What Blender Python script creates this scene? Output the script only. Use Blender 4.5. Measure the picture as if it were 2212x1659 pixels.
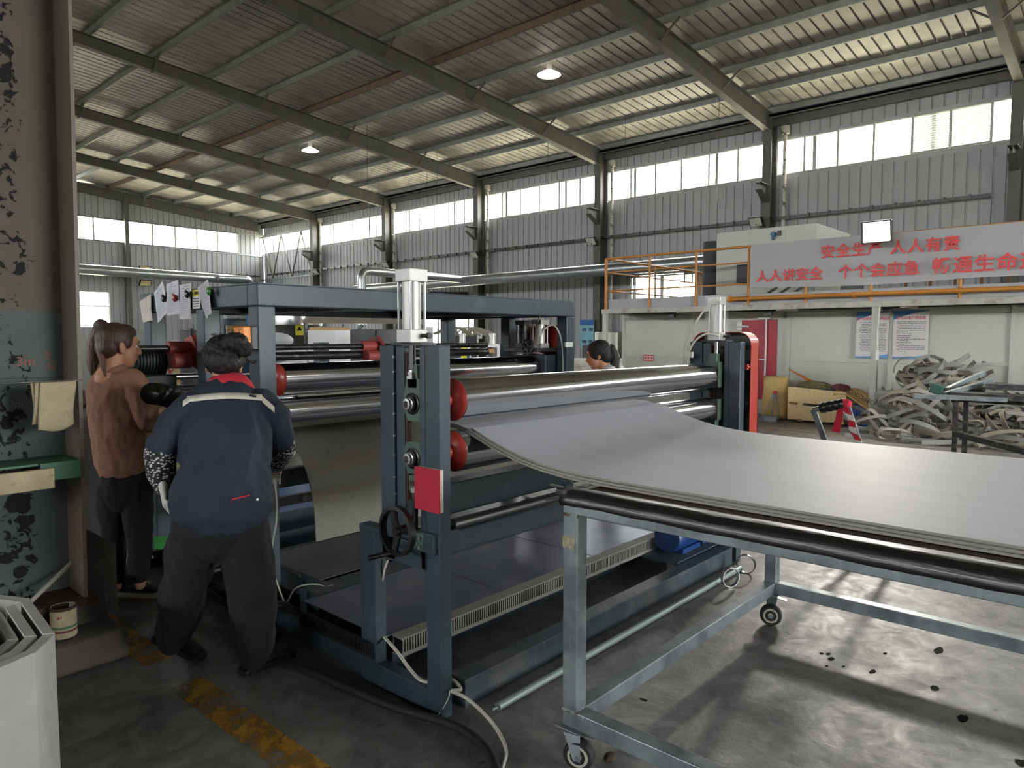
import bpy, bmesh, math, random
from mathutils import Vector, Matrix, noise
random.seed(7)
PI = math.pi
S = bpy.context.scene
COL = S.collection
for o in list(bpy.data.objects): bpy.data.objects.remove(o)

# ------------------------------------------------------------------ camera
FPX, CX, CY = 1533.0, 1106.0, 829.5
PITCH = math.atan((CY-728)/FPX); YAW = math.radians(42.0); CH = 1.5
fwd = Vector((math.cos(YAW)*math.cos(PITCH), math.sin(YAW)*math.cos(PITCH), -math.sin(PITCH)))
cam_d = bpy.data.cameras.new('camera'); cam_d.sensor_width = 36; cam_d.lens = 36*FPX/2212
cam_d.clip_start = 0.05; cam_d.clip_end = 400
cam = bpy.data.objects.new('camera', cam_d); COL.objects.link(cam)
cam.location = (0, 0, CH); cam.rotation_euler = fwd.to_track_quat('-Z', 'Y').to_euler()
S.camera = cam

# ------------------------------------------------------------------ world, sun, portals, exposure
W = bpy.data.worlds.new('world'); S.world = W; W.use_nodes = True
nt = W.node_tree; nt.nodes.clear()
bg = nt.nodes.new('ShaderNodeBackground'); out = nt.nodes.new('ShaderNodeOutputWorld')
bg.inputs[0].default_value = (0.97, 0.985, 1.0, 1); bg.inputs[1].default_value = 15.0
nt.links.new(bg.outputs[0], out.inputs[0])
sun_d = bpy.data.lights.new('sun', 'SUN'); sun_d.energy = 14; sun_d.angle = 0.02; sun_d.color = (1, .96, .88)
sun = bpy.data.objects.new('sun', sun_d); COL.objects.link(sun)
sun.rotation_euler = Vector((0.25, 0.5, -1.0)).to_track_quat('-Z', 'Y').to_euler()
def portal(name, loc, rot, sx, sy):
    d = bpy.data.lights.new(name, 'AREA'); d.shape = 'RECTANGLE'; d.size = sx; d.size_y = sy; d.cycles.is_portal = True
    o = bpy.data.objects.new(name, d); COL.objects.link(o); o.location = loc; o.rotation_euler = rot
portal('daylight_portal', (21.45, 12, 6.8), (0, PI/2, 0), 1.1, 52)
portal('daylight_portal', (10, 38.75, 6.75), (-PI/2, 0, 0), 21, 1.2)
portal('daylight_portal', (6.4, -11.9, 2.25), (PI/2, 0, 0), 6.4, 4.5)
S.view_settings.view_transform = 'Standard'; S.view_settings.look = 'None'
S.view_settings.gamma = 1; S.view_settings.exposure = 0.95
S.view_settings.use_curve_mapping = False
S.cycles.use_denoising = True
S.cycles.max_bounces = 8; S.cycles.diffuse_bounces = 5; S.cycles.glossy_bounces = 4
S.cycles.transparent_max_bounces = 12
S.cycles.sample_clamp_indirect = 12
S.cycles.caustics_reflective = False; S.cycles.caustics_refractive = False

# ------------------------------------------------------------------ pixel helpers (2212x1659), used to measure positions
cr = Vector((math.sin(YAW), -math.cos(YAW), 0)); cu = cr.cross(fwd)
def ray(px, py): return fwd*FPX + cr*(px-CX) + cu*(CY-py)
def PR(px, py, rng):
    d = ray(px, py); t = rng/math.hypot(d.x, d.y); return Vector((0, 0, CH)) + d*t
def PZ(px, py, z):
    d = ray(px, py); return Vector((0, 0, CH)) + d*((z-CH)/d.z)
def PX(px, py, x):
    d = ray(px, py); return Vector((0, 0, CH)) + d*(x/d.x)
def PY(px, py, y):
    d = ray(px, py); return Vector((0, 0, CH)) + d*(y/d.y)

# ------------------------------------------------------------------ materials
def s2l(c):
    if isinstance(c, str):
        c = c.lstrip('#'); c = [int(c[i:i+2], 16)/255 for i in (0, 2, 4)]
        return tuple(((x+.055)/1.055)**2.4 if x > .04045 else x/12.92 for x in c)
    return tuple(c)
MATS = {}
def mat(name, col, rough=.6, metal=0, var=.12, scale=4, col2=None, mask=None, bump=0, bscale=40, stretch=(1, 1, 1), spec=.5, coat=0, em=0, alpha=None):
    """procedural principled material: base colour varied by noise, optional second colour where a noise mask says so"""
    if name in MATS: return MATS[name]
    m = bpy.data.materials.new(name); m.use_nodes = True; N = m.node_tree.nodes; L = m.node_tree.links
    b = N['Principled BSDF']; c = s2l(col)
    tc = N.new('ShaderNodeTexCoord'); mp = N.new('ShaderNodeMapping'); mp.inputs['Scale'].default_value = stretch
    L.new(tc.outputs['Object'], mp.inputs[0])
    n1 = N.new('ShaderNodeTexNoise'); n1.inputs['Scale'].default_value = scale; n1.inputs['Detail'].default_value = 5
    L.new(mp.outputs[0], n1.inputs['Vector'])
    rp = N.new('ShaderNodeValToRGB')
    rp.color_ramp.elements[0].position = .3; rp.color_ramp.elements[1].position = .7
    rp.color_ramp.elements[0].color = (*[x*(1-var) for x in c], 1); rp.color_ramp.elements[1].color = (*[min(1, x*(1+var)) for x in c], 1)
    L.new(n1.outputs[0], rp.inputs[0]); src = rp.outputs[0]
    if col2 is not None:
        n2 = N.new('ShaderNodeTexNoise'); n2.inputs['Scale'].default_value = mask[0]; n2.inputs['Detail'].default_value = 6; n2.inputs['Roughness'].default_value = .6
        L.new(mp.outputs[0], n2.inputs['Vector'])
        r2 = N.new('ShaderNodeValToRGB'); r2.color_ramp.elements[0].position = mask[1]; r2.color_ramp.elements[1].position = mask[2]
        r2.color_ramp.elements[0].color = (0, 0, 0, 1); r2.color_ramp.elements[1].color = (1, 1, 1, 1)
        L.new(n2.outputs[0], r2.inputs[0])
        mx = N.new('ShaderNodeMix'); mx.data_type = 'RGBA'; L.new(r2.outputs[0], mx.inputs[0]); L.new(src, mx.inputs[6])
        mx.inputs[7].default_value = (*s2l(col2), 1); src = mx.outputs[2]
    L.new(src, b.inputs['Base Color'])
    b.inputs['Roughness'].default_value = rough; b.inputs['Metallic'].default_value = metal
    b.inputs['Specular IOR Level'].default_value = spec
    if coat: b.inputs['Coat Weight'].default_value = coat; b.inputs['Coat Roughness'].default_value = .15
    if em: b.inputs['Emission Color'].default_value = (*c, 1); b.inputs['Emission Strength'].default_value = em
    if bump:
        n3 = N.new('ShaderNodeTexNoise'); n3.inputs['Scale'].default_value = bscale; n3.inputs['Detail'].default_value = 4
        L.new(mp.outputs[0], n3.inputs['Vector'])
        bp = N.new('ShaderNodeBump'); bp.inputs['Strength'].default_value = bump; bp.inputs['Distance'].default_value = .01
        L.new(n3.outputs[0], bp.inputs['Height']); L.new(bp.outputs[0], b.inputs['Normal'])
    if alpha is not None: b.inputs['Alpha'].default_value = alpha
    MATS[name] = m; return m

M_blue = mat('blue_grey_machine_paint', '#2f3d46', .42, var=.16, scale=3, col2='#3f4d54', mask=(9, .56, .74), bump=.04, bscale=60)
M_blued = mat('dusty_base_paint', '#2f3c44', .5, var=.2, scale=4, col2='#5b5a54', mask=(5, .5, .72), bump=.05)
M_chrome = mat('ground_chrome', (.62, .63, .64), .13, 1, var=.03, scale=2, bump=.01, bscale=3, stretch=(1, 40, 40))
M_steel = mat('bare_steel', (.42, .42, .41), .32, 1, var=.15, scale=10, bump=.03)
M_dsteel = mat('dark_oily_steel', (.05, .05, .05), .35, .8, var=.3, scale=12, col2=(.16, .14, .12), mask=(14, .52, .7), bump=.1)
M_alu = mat('cast_aluminium', (.5, .5, .48), .42, .45, var=.06, scale=5, bump=.03, bscale=80)
M_galv = mat('galvanised_steel', '#828b8d', .42, .5, var=.16, scale=9, col2='#656c6f', mask=(6, .46, .62), bump=.08, stretch=(1, 1, 1))
M_rust = mat('weld_rust', '#3c2a22', .9, 0, var=.4, scale=30, bump=.5)
M_red = mat('red_machine_paint', '#a8372c', .38, var=.1, scale=6, coat=.3)
M_reddoor = mat('red_door_paint', '#a32b38', .5, var=.07, scale=2)
M_green = mat('bearing_green', '#42584d', .4, var=.15, scale=12, bump=.1)
M_black = mat('black_plastic', '#0d0e10', .4, var=.2)
M_rubber = mat('black_rubber', '#141516', .7, var=.25, scale=20, bump=.1)
M_white = mat('white_plastic', '#d9d9d4', .45, var=.04)
M_cable = mat('white_hose_plastic', '#b8b6a8', .4, var=.06)
M_foam = mat('grey_foam_sheet', '#a7a9ae', .6, var=.05, scale=1.2, bump=.06, bscale=90, stretch=(6, .6, 1), spec=.45)
M_foamedge = mat('foam_core', '#8d8a80', .85, var=.06, scale=30, bump=.03, bscale=150)
M_foamback = mat('brown_grey_foam', '#8f8c82', .85, var=.08, scale=40, bump=.15, bscale=200)
M_darkfoam = mat('charcoal_foam', '#4d4f51', .7, var=.06)
M_whitefoam = mat('white_foam', '#dadada', .7, var=.03)
M_wall = mat('painted_wall_sheeting', '#9fa2a2', .55, .0, var=.07, scale=.8, col2='#8e8e86', mask=(.6, .5, .75), stretch=(1, 1, .25), bump=.02)
M_roof = mat('galvalume_roof_underside', '#b3ada6', .45, .2, var=.16, scale=1.2, col2='#85877b', mask=(1.3, .45, .7), bump=.02)
M_purlin = mat('galvanised_purlin', '#8f918b', .5, .35, var=.15, scale=4)
M_rafter = mat('rafter_paint', '#555651', .6, 0, var=.15, scale=2, col2='#655f50', mask=(1.5, .5, .7))
M_rustp = mat('rusty_beam', '#6f5c4c', .7, 0, var=.2, scale=3)
M_colm = mat('wall_column_paint', '#57564f', .6, 0, var=.2, scale=3)
M_pvc = mat('old_white_drain_pipe', '#b3b0a4', .6, 0, var=.15, scale=6, col2='#5e5950', mask=(7, .58, .64))
M_frame = mat('window_frame', '#b4b5ab', .5, var=.05)
M_cream = mat('booth_panel_paint', '#b9bbb0', .5, var=.04, scale=1.5)
M_creamd = mat('platform_edge_paint', '#aaa99e', .55, var=.14, scale=4, col2='#8b8679', mask=(6, .52, .66))
M_grey = mat('grey_sheet_panel', '#9b9d9e', .5, var=.04)
M_orange = mat('orange_yellow_rail_paint', '#b5772a', .45, var=.14, scale=8)
M_orange2 = mat('orange_plastic', '#e28418', .4, var=.06)
M_banner = mat('grey_banner_cloth', '#a6a6a7', .75, var=.04, scale=1, bump=.1, bscale=5)
M_bred = mat('banner_red_print', '#d8484a', .7, var=.05)
M_wood = mat('raw_pine', '#d8c08e', .7, var=.12, scale=3, stretch=(1, 8, 8), col2='#b08e58', mask=(6, .6, .72))
M_sack = mat('woven_sack', '#c0a368', .8, var=.15, scale=8, bump=.4, bscale=8)
M_olive = mat('olive_cloth', '#6d6a48', .9, var=.3, scale=14, bump=.5, bscale=20)
M_maroon = mat('maroon_cloth', '#6d3a3c', .9, var=.3, scale=10, bump=.4)
M_bluebox = mat('blue_plastic', '#23469b', .45, var=.06)
M_motor = mat('motor_blue', '#15366b', .4, var=.1)
M_strap = mat('grey_foam_strap', '#8b8a85', .8, var=.16, scale=1.3, bump=.1)
M_straps2 = mat('taupe_foam_strap', '#807b6c', .8, var=.12, scale=1.3, bump=.1)
M_skin = mat('skin', '#c08e70', .5, var=.08, scale=14, spec=.35)
M_hairb = mat('dark_brown_hair', '#3d2a21', .5, var=.4, scale=60, stretch=(1, 1, .12), bump=.7, bscale=90)
M_hairk = mat('black_hair', '#120f0d', .6, var=.5, scale=60, bump=.8, bscale=70)
M_shirt = mat('brown_shirt_cloth', '#8d6853', .85, var=.06, scale=5, col2='#3b2a24', mask=(26, .69, .72), bump=.25, bscale=9)
M_navy = mat('navy_work_jacket', '#1c2433', .85, var=.12, scale=6, bump=.3, bscale=12)
M_redc = mat('red_collar', '#c0243a', .8, var=.05)
M_reflect = mat('reflective_tape', '#c9c6b8', .5, var=.05)
M_pants = mat('black_trousers', '#070a0f', .9, var=.2, scale=6, bump=.3, bscale=10)
M_glove = mat('white_knit_glove', '#bdbbb6', .9, var=.1, scale=30, bump=.5, bscale=120)
M_shirtw = mat('white_print_blouse', '#cfcbc3', .8, var=.05, col2='#8d8a86', mask=(40, .55, .6))
M_shoe = mat('black_canvas_shoe', '#121315', .8, var=.2, bump=.2)
M_sole = mat('cream_rubber_sole', '#c2b9a2', .7, var=.05)
M_eye = mat('eye_white', '#e8e4e0', .3, var=.02); M_iris = mat('iris', '#20140f', .2)
M_lip = mat('lips', '#a9655a', .45, var=.05)
M_towel = mat('worn_beige_towel', '#a99d80', .95, var=.12, scale=9, col2='#8b7d5c', mask=(8, .52, .66), bump=.6, bscale=120)
M_paper = mat('paper', '#dcdde2', .8, var=.03)
M_paperb = mat('paper_back', '#c5bfb3', .85, var=.03)
M_ink = mat('ink_grey', '#6a6d76', .8); M_dink = mat('ink_dark', '#35383d', .8)
M_yellow = mat('yellow_label', '#d9cf2a', .6, var=.03)
M_redbook = mat('red_notebook_cloth', '#a80f30', .75, var=.06, scale=8, bump=.1)
M_pages = mat('page_edges', '#c9bfae', .9, var=.08, scale=60)
M_conc = mat('plinth_concrete', '#4a4540', .9, var=.25, scale=5, bump=.5, bscale=20)
M_rod = mat('galvanised_rod', '#88958f', .4, .5, var=.1)
M_boardb = mat('dark_brown_board', '#33221f', .5, var=.1, scale=5)
M_tubeb = mat('black_film_wrapped_tube', '#0b0a0b', .42, .0, var=.4, scale=30, bump=.5, bscale=50, stretch=(1, .12, 1), coat=.3, spec=.7)
M_glass = mat('dish_white', '#e8dfd2', .5, em=1.2)
M_deck = mat('steel_deck_plate', '#5f6368', .34, .5, var=.16, scale=3, col2='#7a7468', mask=(2.2, .45, .7), bump=.05, bscale=60)
M_deckb = mat('steel_deck_plate_blue', '#5a6274', .36, .5, var=.14, scale=3, col2='#707682', mask=(3, .48, .7), bump=.05, bscale=60)
M_stain = mat('stainless_steel', (.55, .55, .53), .25, 1, var=.05)
M_card = mat('cardboard', '#a9875c', .85, var=.1)
M_bluem = mat('blue_machine', '#27506e', .5, var=.1)
M_trunk = mat('grey_trunking', '#72716a', .6, var=.06)
M_lamp = mat('floodlight_face', '#fff3d8', .4, em=60)
M_chan = mat('green_channel_paint', '#2f5a45', .55, var=.15, scale=10)
M_offcut = mat('scuffed_offcut_board', '#a3957a', .8, var=.2, scale=8, col2='#4c3b2c', mask=(9, .58, .68))

def tinted_pane():
    m = bpy.data.materials.new('window_pane'); m.use_nodes = True; N = m.node_tree.nodes; L = m.node_tree.links; N.clear()
    o = N.new('ShaderNodeOutputMaterial'); mx = N.new('ShaderNodeMixShader'); mx.inputs[0].default_value = .06
    t = N.new('ShaderNodeBsdfTransparent'); t.inputs[0].default_value = (.98, .975, .96, 1)
    g = N.new('ShaderNodeBsdfGlossy'); g.inputs['Roughness'].default_value = .05
    L.new(t.outputs[0], mx.inputs[1]); L.new(g.outputs[0], mx.inputs[2]); L.new(mx.outputs[0], o.inputs[0]); return m
M_pane = tinted_pane()
def film_mat():
    m = bpy.data.materials.new('clear_plastic_film'); m.use_nodes = True; N = m.node_tree.nodes; L = m.node_tree.links; N.clear()
    o = N.new('ShaderNodeOutputMaterial'); mx = N.new('ShaderNodeMixShader'); mx.inputs[0].default_value = .1
    t = N.new('ShaderNodeBsdfTransparent'); g = N.new('ShaderNodeBsdfGlossy'); g.inputs['Roughness'].default_value = .15
    nz = N.new('ShaderNodeTexNoise'); nz.inputs['Scale'].default_value = 25; bp = N.new('ShaderNodeBump'); bp.inputs['Strength'].default_value = .8
    L.new(nz.outputs[0], bp.inputs['Height']); L.new(bp.outputs[0], g.inputs['Normal'])
    L.new(t.outputs[0], mx.inputs[1]); L.new(g.outputs[0], mx.inputs[2]); L.new(mx.outputs[0], o.inputs[0]); return m
M_film = film_mat()

def floor_mat():
    m = bpy.data.materials.new('worn_concrete_floor'); m.use_nodes = True; N = m.node_tree.nodes; L = m.node_tree.links
    b = N['Principled BSDF']; tc = N.new('ShaderNodeTexCoord')
    def nz(scale, det=6, r=.6, d=0):
        n = N.new('ShaderNodeTexNoise'); n.inputs['Scale'].default_value = scale; n.inputs['Detail'].default_value = det
        n.inputs['Roughness'].default_value = r; n.inputs['Distortion'].default_value = d; L.new(tc.outputs['Object'], n.inputs['Vector']); return n
    def ramp(n, a, ca, bb, cb):
        r = N.new('ShaderNodeValToRGB'); r.color_ramp.elements[0].position = a; r.color_ramp.elements[0].color = ca
        r.color_ramp.elements[1].position = bb; r.color_ramp.elements[1].color = cb; L.new(n.outputs[0], r.inputs[0]); return r
    big = ramp(nz(.5, 6, .6, .4), .35, (.1, .098, .093, 1), .68, (.2, .197, .188, 1))
    mid = ramp(nz(4.5, 10, .78, 1.0), .38, (.38, .37, .36, 1), .6, (1.25, 1.25, 1.24, 1))
    mx = N.new('ShaderNodeMix'); mx.data_type = 'RGBA'; mx.blend_type = 'MULTIPLY'; mx.inputs[0].default_value = .8
    L.new(big.outputs[0], mx.inputs[6]); L.new(mid.outputs[0], mx.inputs[7])
    sp = ramp(nz(9, 3, .5, 0), .70, (1, 1, 1, 1), .735, (.15, .14, .13, 1))     # oil spots
    m2 = N.new('ShaderNodeMix'); m2.data_type = 'RGBA'; m2.blend_type = 'MULTIPLY'; m2.inputs[0].default_value = .85
    L.new(mx.outputs[2], m2.inputs[6]); L.new(sp.outputs[0], m2.inputs[7])
    L.new(m2.outputs[2], b.inputs['Base Color'])
    rr = ramp(nz(6, 9, .75, .6), .35, (.3, .3, .3, 1), .65, (.62, .62, .62, 1)); L.new(rr.outputs[0], b.inputs['Roughness'])
    b.inputs['Specular IOR Level'].default_value = .6
    bp = N.new('ShaderNodeBump'); bp.inputs['Strength'].default_value = .35; bp.inputs['Distance'].default_value = .012
    L.new(nz(11, 9, .75, .3).outputs[0], bp.inputs['Height']); L.new(bp.outputs[0], b.inputs['Normal'])
    return m
def worn_paint():
    m = bpy.data.materials.new('worn_yellow_floor_paint'); m.use_nodes = True; N = m.node_tree.nodes; L = m.node_tree.links
    b = N['Principled BSDF']; b.inputs['Roughness'].default_value = .6; tc = N.new('ShaderNodeTexCoord')
    n = N.new('ShaderNodeTexNoise'); n.inputs['Scale'].default_value = 7; n.inputs['Detail'].default_value = 8; n.inputs['Roughness'].default_value = .7
    L.new(tc.outputs['Object'], n.inputs['Vector'])
    r = N.new('ShaderNodeValToRGB'); r.color_ramp.elements[0].position = .42; r.color_ramp.elements[1].position = .56
    L.new(n.outputs[0], r.inputs[0]); L.new(r.outputs[0], b.inputs['Alpha'])
    b.inputs['Base Color'].default_value = (*s2l('#94701f'), 1); return m
def peeling(name, c_top, c_low, zsplit):
    m = bpy.data.materials.new(name); m.use_nodes = True; N = m.node_tree.nodes; L = m.node_tree.links
    b = N['Principled BSDF']; b.inputs['Roughness'].default_value = .8; b.inputs['Specular IOR Level'].default_value = .25
    g = N.new('ShaderNodeNewGeometry'); sx = N.new('ShaderNodeSeparateXYZ'); L.new(g.outputs['Position'], sx.inputs[0])
    wob = N.new('ShaderNodeTexNoise'); wob.inputs['Scale'].default_value = 9; L.new(g.outputs['Position'], wob.inputs['Vector'])
    ad = N.new('ShaderNodeMath'); ad.operation = 'MULTIPLY_ADD'; ad.inputs[1].default_value = .04; L.new(wob.outputs[0], ad.inputs[0]); L.new(sx.outputs[2], ad.inputs[2])
    gt = N.new('ShaderNodeMath'); gt.operation = 'GREATER_THAN'; gt.inputs[1].default_value = zsplit+.02; L.new(ad.outputs[0], gt.inputs[0])
    nb = N.new('ShaderNodeTexNoise'); nb.inputs['Scale'].default_value = 3.5; nb.inputs['Detail'].default_value = 5; L.new(g.outputs['Position'], nb.inputs['Vector'])
    mx = N.new('ShaderNodeMix'); mx.data_type = 'RGBA'; L.new(gt.outputs[0], mx.inputs[0]); mx.inputs[6].default_value = (*s2l(c_low), 1); mx.inputs[7].default_value = (*s2l(c_top), 1)
    m1 = N.new('ShaderNodeMix'); m1.data_type = 'RGBA'; m1.blend_type = 'MULTIPLY'; m1.inputs[0].default_value = .35; L.new(mx.outputs[2], m1.inputs[6]); L.new(nb.outputs[0], m1.inputs[7])
    # flakes where the top coat has peeled, only on the web side away from the flange
    v = N.new('ShaderNodeTexNoise'); v.inputs['Scale'].default_value = 22; v.inputs['Detail'].default_value = 9; v.inputs['Roughness'].default_value = .62; v.inputs['Distortion'].default_value = .5
    L.new(g.outputs['Position'], v.inputs['Vector'])
    w2 = N.new('ShaderNodeTexNoise'); w2.inputs['Scale'].default_value = 3; L.new(g.outputs['Position'], w2.inputs['Vector'])
    mu = N.new('ShaderNodeMath'); mu.operation = 'MULTIPLY_ADD'; mu.inputs[1].default_value = .5; L.new(w2.outputs[0], mu.inputs[0]); L.new(v.outputs[0], mu.inputs[2])
    # less peeling for x > 0.95
    xs = N.new('ShaderNodeMapRange'); xs.inputs[1].default_value = .93; xs.inputs[2].default_value = 1.02; xs.inputs[3].default_value = 0; xs.inputs[4].default_value = .3
    L.new(sx.outputs[0], xs.inputs[0]); sb = N.new('ShaderNodeMath'); sb.operation = 'SUBTRACT'; L.new(mu.outputs[0], sb.inputs[0]); L.new(xs.outputs[0], sb.inputs[1])
    r = N.new('ShaderNodeValToRGB'); r.color_ramp.elements[0].position = .79; r.color_ramp.elements[1].position = .803; L.new(sb.outputs[0], r.inputs[0])
    m2 = N.new('ShaderNodeMix'); m2.data_type = 'RGBA'; L.new(r.outputs[0], m2.inputs[0]); L.new(m1.outputs[2], m2.inputs[6]); m2.inputs[7].default_value = (.012, .0125, .014, 1)
    L.new(m2.outputs[2], b.inputs['Base Color'])
    bp = N.new('ShaderNodeBump'); bp.invert = True; bp.inputs['Strength'].default_value = .6; bp.inputs['Distance'].default_value = .006; L.new(r.outputs[0], bp.inputs['Height']); L.new(bp.outputs[0], b.inputs['Normal'])
    return m
M_peel = peeling('peeling_column_paint', '#6b635b', '#616a66', 1.62)
M_peelfl = mat('column_flange_paint', '#6e655b', .6, var=.15, scale=3, col2='#6b5145', mask=(4, .55, .7), stretch=(1, 1, .2))
def check_sleeve():
    m = bpy.data.materials.new('black_white_knit_sleeve'); m.use_nodes = True; N = m.node_tree.nodes; L = m.node_tree.links
    b = N['Principled BSDF']; b.inputs['Roughness'].default_value = .9; tc = N.new('ShaderNodeTexCoord')
    v = N.new('ShaderNodeTexVoronoi'); v.inputs['Scale'].default_value = 62; v.inputs['Randomness'].default_value = .8
    mp = N.new('ShaderNodeMapping'); mp.inputs['Scale'].default_value = (1, 1, 1.6); L.new(tc.outputs['Object'], mp.inputs[0]); L.new(mp.outputs[0], v.inputs['Vector'])
    r = N.new('ShaderNodeValToRGB'); r.color_ramp.elements[0].position = .34; r.color_ramp.elements[0].color = (.5, .49, .46, 1)
    r.color_ramp.elements[1].position = .42; r.color_ramp.elements[1].color = (.012, .012, .013, 1); L.new(v.outputs['Distance'], r.inputs[0]); L.new(r.outputs[0], b.inputs['Base Color']); return m
M_sleeve = check_sleeve()

# ------------------------------------------------------------------ mesh helpers
class MB:
    def __init__(s): s.bm = bmesh.new()
    def box(s, x0, x1, y0, y1, z0, z1, bev=0.0):
        vs = [s.bm.verts.new((x, y, z)) for x in (x0, x1) for y in (y0, y1) for z in (z0, z1)]
        fs = [s.bm.faces.new([vs[i] for i in f]) for f in ((0, 1, 3, 2), (4, 6, 7, 5), (0, 4, 5, 1), (2, 3, 7, 6), (0, 2, 6, 4), (1, 5, 7, 3))]
        if bev:
            es = list({e for f in fs for e in f.edges})
            bmesh.ops.bevel(s.bm, geom=es, offset=bev, segments=2, affect='EDGES', profile=.5)
        return s
    def obox(s, c, ax, ay, az, bev=0):     # oriented box: centre, half-axis vectors
        c, ax, ay, az = map(Vector, (c, ax, ay, az))
        vs = [s.bm.verts.new(c+ax*i+ay*j+az*k) for i in (-1, 1) for j in (-1, 1) for k in (-1, 1)]
        fs = [s.bm.faces.new([vs[i] for i in f]) for f in ((0, 1, 3, 2), (4, 6, 7, 5), (0, 4, 5, 1), (2, 3, 7, 6), (0, 2, 6, 4), (1, 5, 7, 3))]
        if bev: bmesh.ops.bevel(s.bm, geom=list({e for f in fs for e in f.edges}), offset=bev, segments=2, affect='EDGES', profile=.5)
        return s
    def bar(s, a, b, w, h, up=(0, 0, 1), bev=0):
        a, b = Vector(a), Vector(b); d = b-a; l = d.length; d.normalize(); sd = d.cross(Vector(up)).normalized(); u = sd.cross(d)
        return s.obox((a+b)/2, d*l/2, sd*w/2, u*h/2, bev)
    def ring(s, c, u, v, ru, rv, n):
        return [s.bm.verts.new(c+u*(math.cos(2*PI*i/n)*ru)+v*(math.sin(2*PI*i/n)*rv)) for i in range(n)]
    def bridge(s, a, b):
        n = len(a)
        for i in range(n):
            try: s.bm.faces.new((a[i], a[(i+1) % n], b[(i+1) % n], b[i]))
            except ValueError: pass
    def cyl(s, a, b, r, r2=None, n=24, cap=True):
        a, b = Vector(a), Vector(b); r2 = r if r2 is None else r2; d = (b-a).normalized()
        u = d.orthogonal().normalized(); v = d.cross(u)
        A = s.ring(a, u, v, r, r, n); B = s.ring(b, u, v, r2, r2, n); s.bridge(A, B)
        if cap: s.bm.faces.new(list(reversed(A))); s.bm.faces.new(B)
        return s
    def lathe(s, a, d, prof, n=24, cap=True):   # prof: (distance along d, radius)
        a = Vector(a); d = Vector(d).normalized(); u = d.orthogonal().normalized(); v = d.cross(u); prev = None; first = None
        for t, r in prof:
            R = s.ring(a+d*t, u, v, max(r, 1e-4), max(r, 1e-4), n)
            if prev: s.bridge(prev, R)
            else: first = R
            prev = R
        if cap: s.bm.faces.new(list(reversed(first))); s.bm.faces.new(prev)
        return s
    def tube(s, pts, r, n=10, cap=True, rib=None):
        pts = [Vector(p) for p in pts]; prev = None; up = None; first = None
        for i, p in enumerate(pts):
            t = (pts[min(i+1, len(pts)-1)]-pts[max(i-1, 0)]).normalized()
            u = t.orthogonal().normalized() if up is None else (up-t*up.dot(t)).normalized()
            up = u; v = t.cross(u); rr = r(i) if callable(r) else r
            R = s.ring(p, u, v, rr, rr, n)
            if prev: s.bridge(prev, R)
            else: first = R
            prev = R
        if cap: s.bm.faces.new(list(reversed(first))); s.bm.faces.new(prev)
        return s
    def ball(s, c, rx, ry=None, rz=None, M=None, n=16):
        m = Matrix.Translation(Vector(c)) @ (M.to_4x4() if M else Matrix.Identity(4)) @ Matrix.Diagonal((rx, ry or rx, rz or rx, 1))
        bmesh.ops.create_uvsphere(s.bm, u_segments=n, v_segments=max(8, n*2//3), radius=1, matrix=m); return s
    def loft(s, pts, side, n=20):               # closed blob through elliptical rings: (point, half width along side, half depth)
        side = Vector(side).normalized(); prev = None; P = [Vector(p[0]) for p in pts]; k = len(P)
        rings = []
        for i in range(k):
            t = (P[min(i+1, k-1)]-P[max(i-1, 0)]).normalized()
            u = (side-t*side.dot(t)); u = u.normalized() if u.length > .05 else t.orthogonal().normalized(); v = t.cross(u)
            rings.append((P[i], u, v, pts[i][1], pts[i][2] if len(pts[i]) > 2 else pts[i][1], t))
        a = rings[0]; b = rings[-1]; seq = []
        for f, g in ((.55, .8), (.9, .45)): seq.insert(0, (a[0]-a[5]*min(a[3], a[4])*f, a[1], a[2], a[3]*g, a[4]*g))
        seq += [r[:5] for r in rings]
        for f, g in ((.55, .8), (.9, .45)): seq.append((b[0]+b[5]*min(b[3], b[4])*f, b[1], b[2], b[3]*g, b[4]*g))
        first = None
        for c, u, v, ru, rv in seq:
            R = s.ring(c, u, v, ru, rv, n)
            if prev: s.bridge(prev, R)
            else: first = R
            prev = R
        s.bm.faces.new(list(reversed(first))); s.bm.faces.new(prev); return s
    def prism(s, poly, d):                      # poly: list of 3-D points, extruded by vector d
        d = Vector(d); A = [s.bm.verts.new(p) for p in poly]; B = [s.bm.verts.new(Vector(p)+d) for p in poly]
        s.bm.faces.new(list(reversed(A))); s.bm.faces.new(B); s.bridge(A, B); return s
    def ribbon(s, pts, wv, th):                 # strip with thickness; wv(i): half width vector
        prev = None; n = len(pts)
        for i in range(n):
            p = Vector(pts[i]); t = (Vector(pts[min(i+1, n-1)])-Vector(pts[max(i-1, 0)])).normalized(); w = Vector(wv(i) if callable(wv) else wv)
            nn = t.cross(w).normalized()*th/2
            R = [s.bm.verts.new(p+w+nn), s.bm.verts.new(p-w+nn), s.bm.verts.new(p-w-nn), s.bm.verts.new(p+w-nn)]
            if prev: s.bridge(prev, R)
            else: s.bm.faces.new(list(reversed(R)))
            prev = R
        s.bm.faces.new(prev); return s

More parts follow.
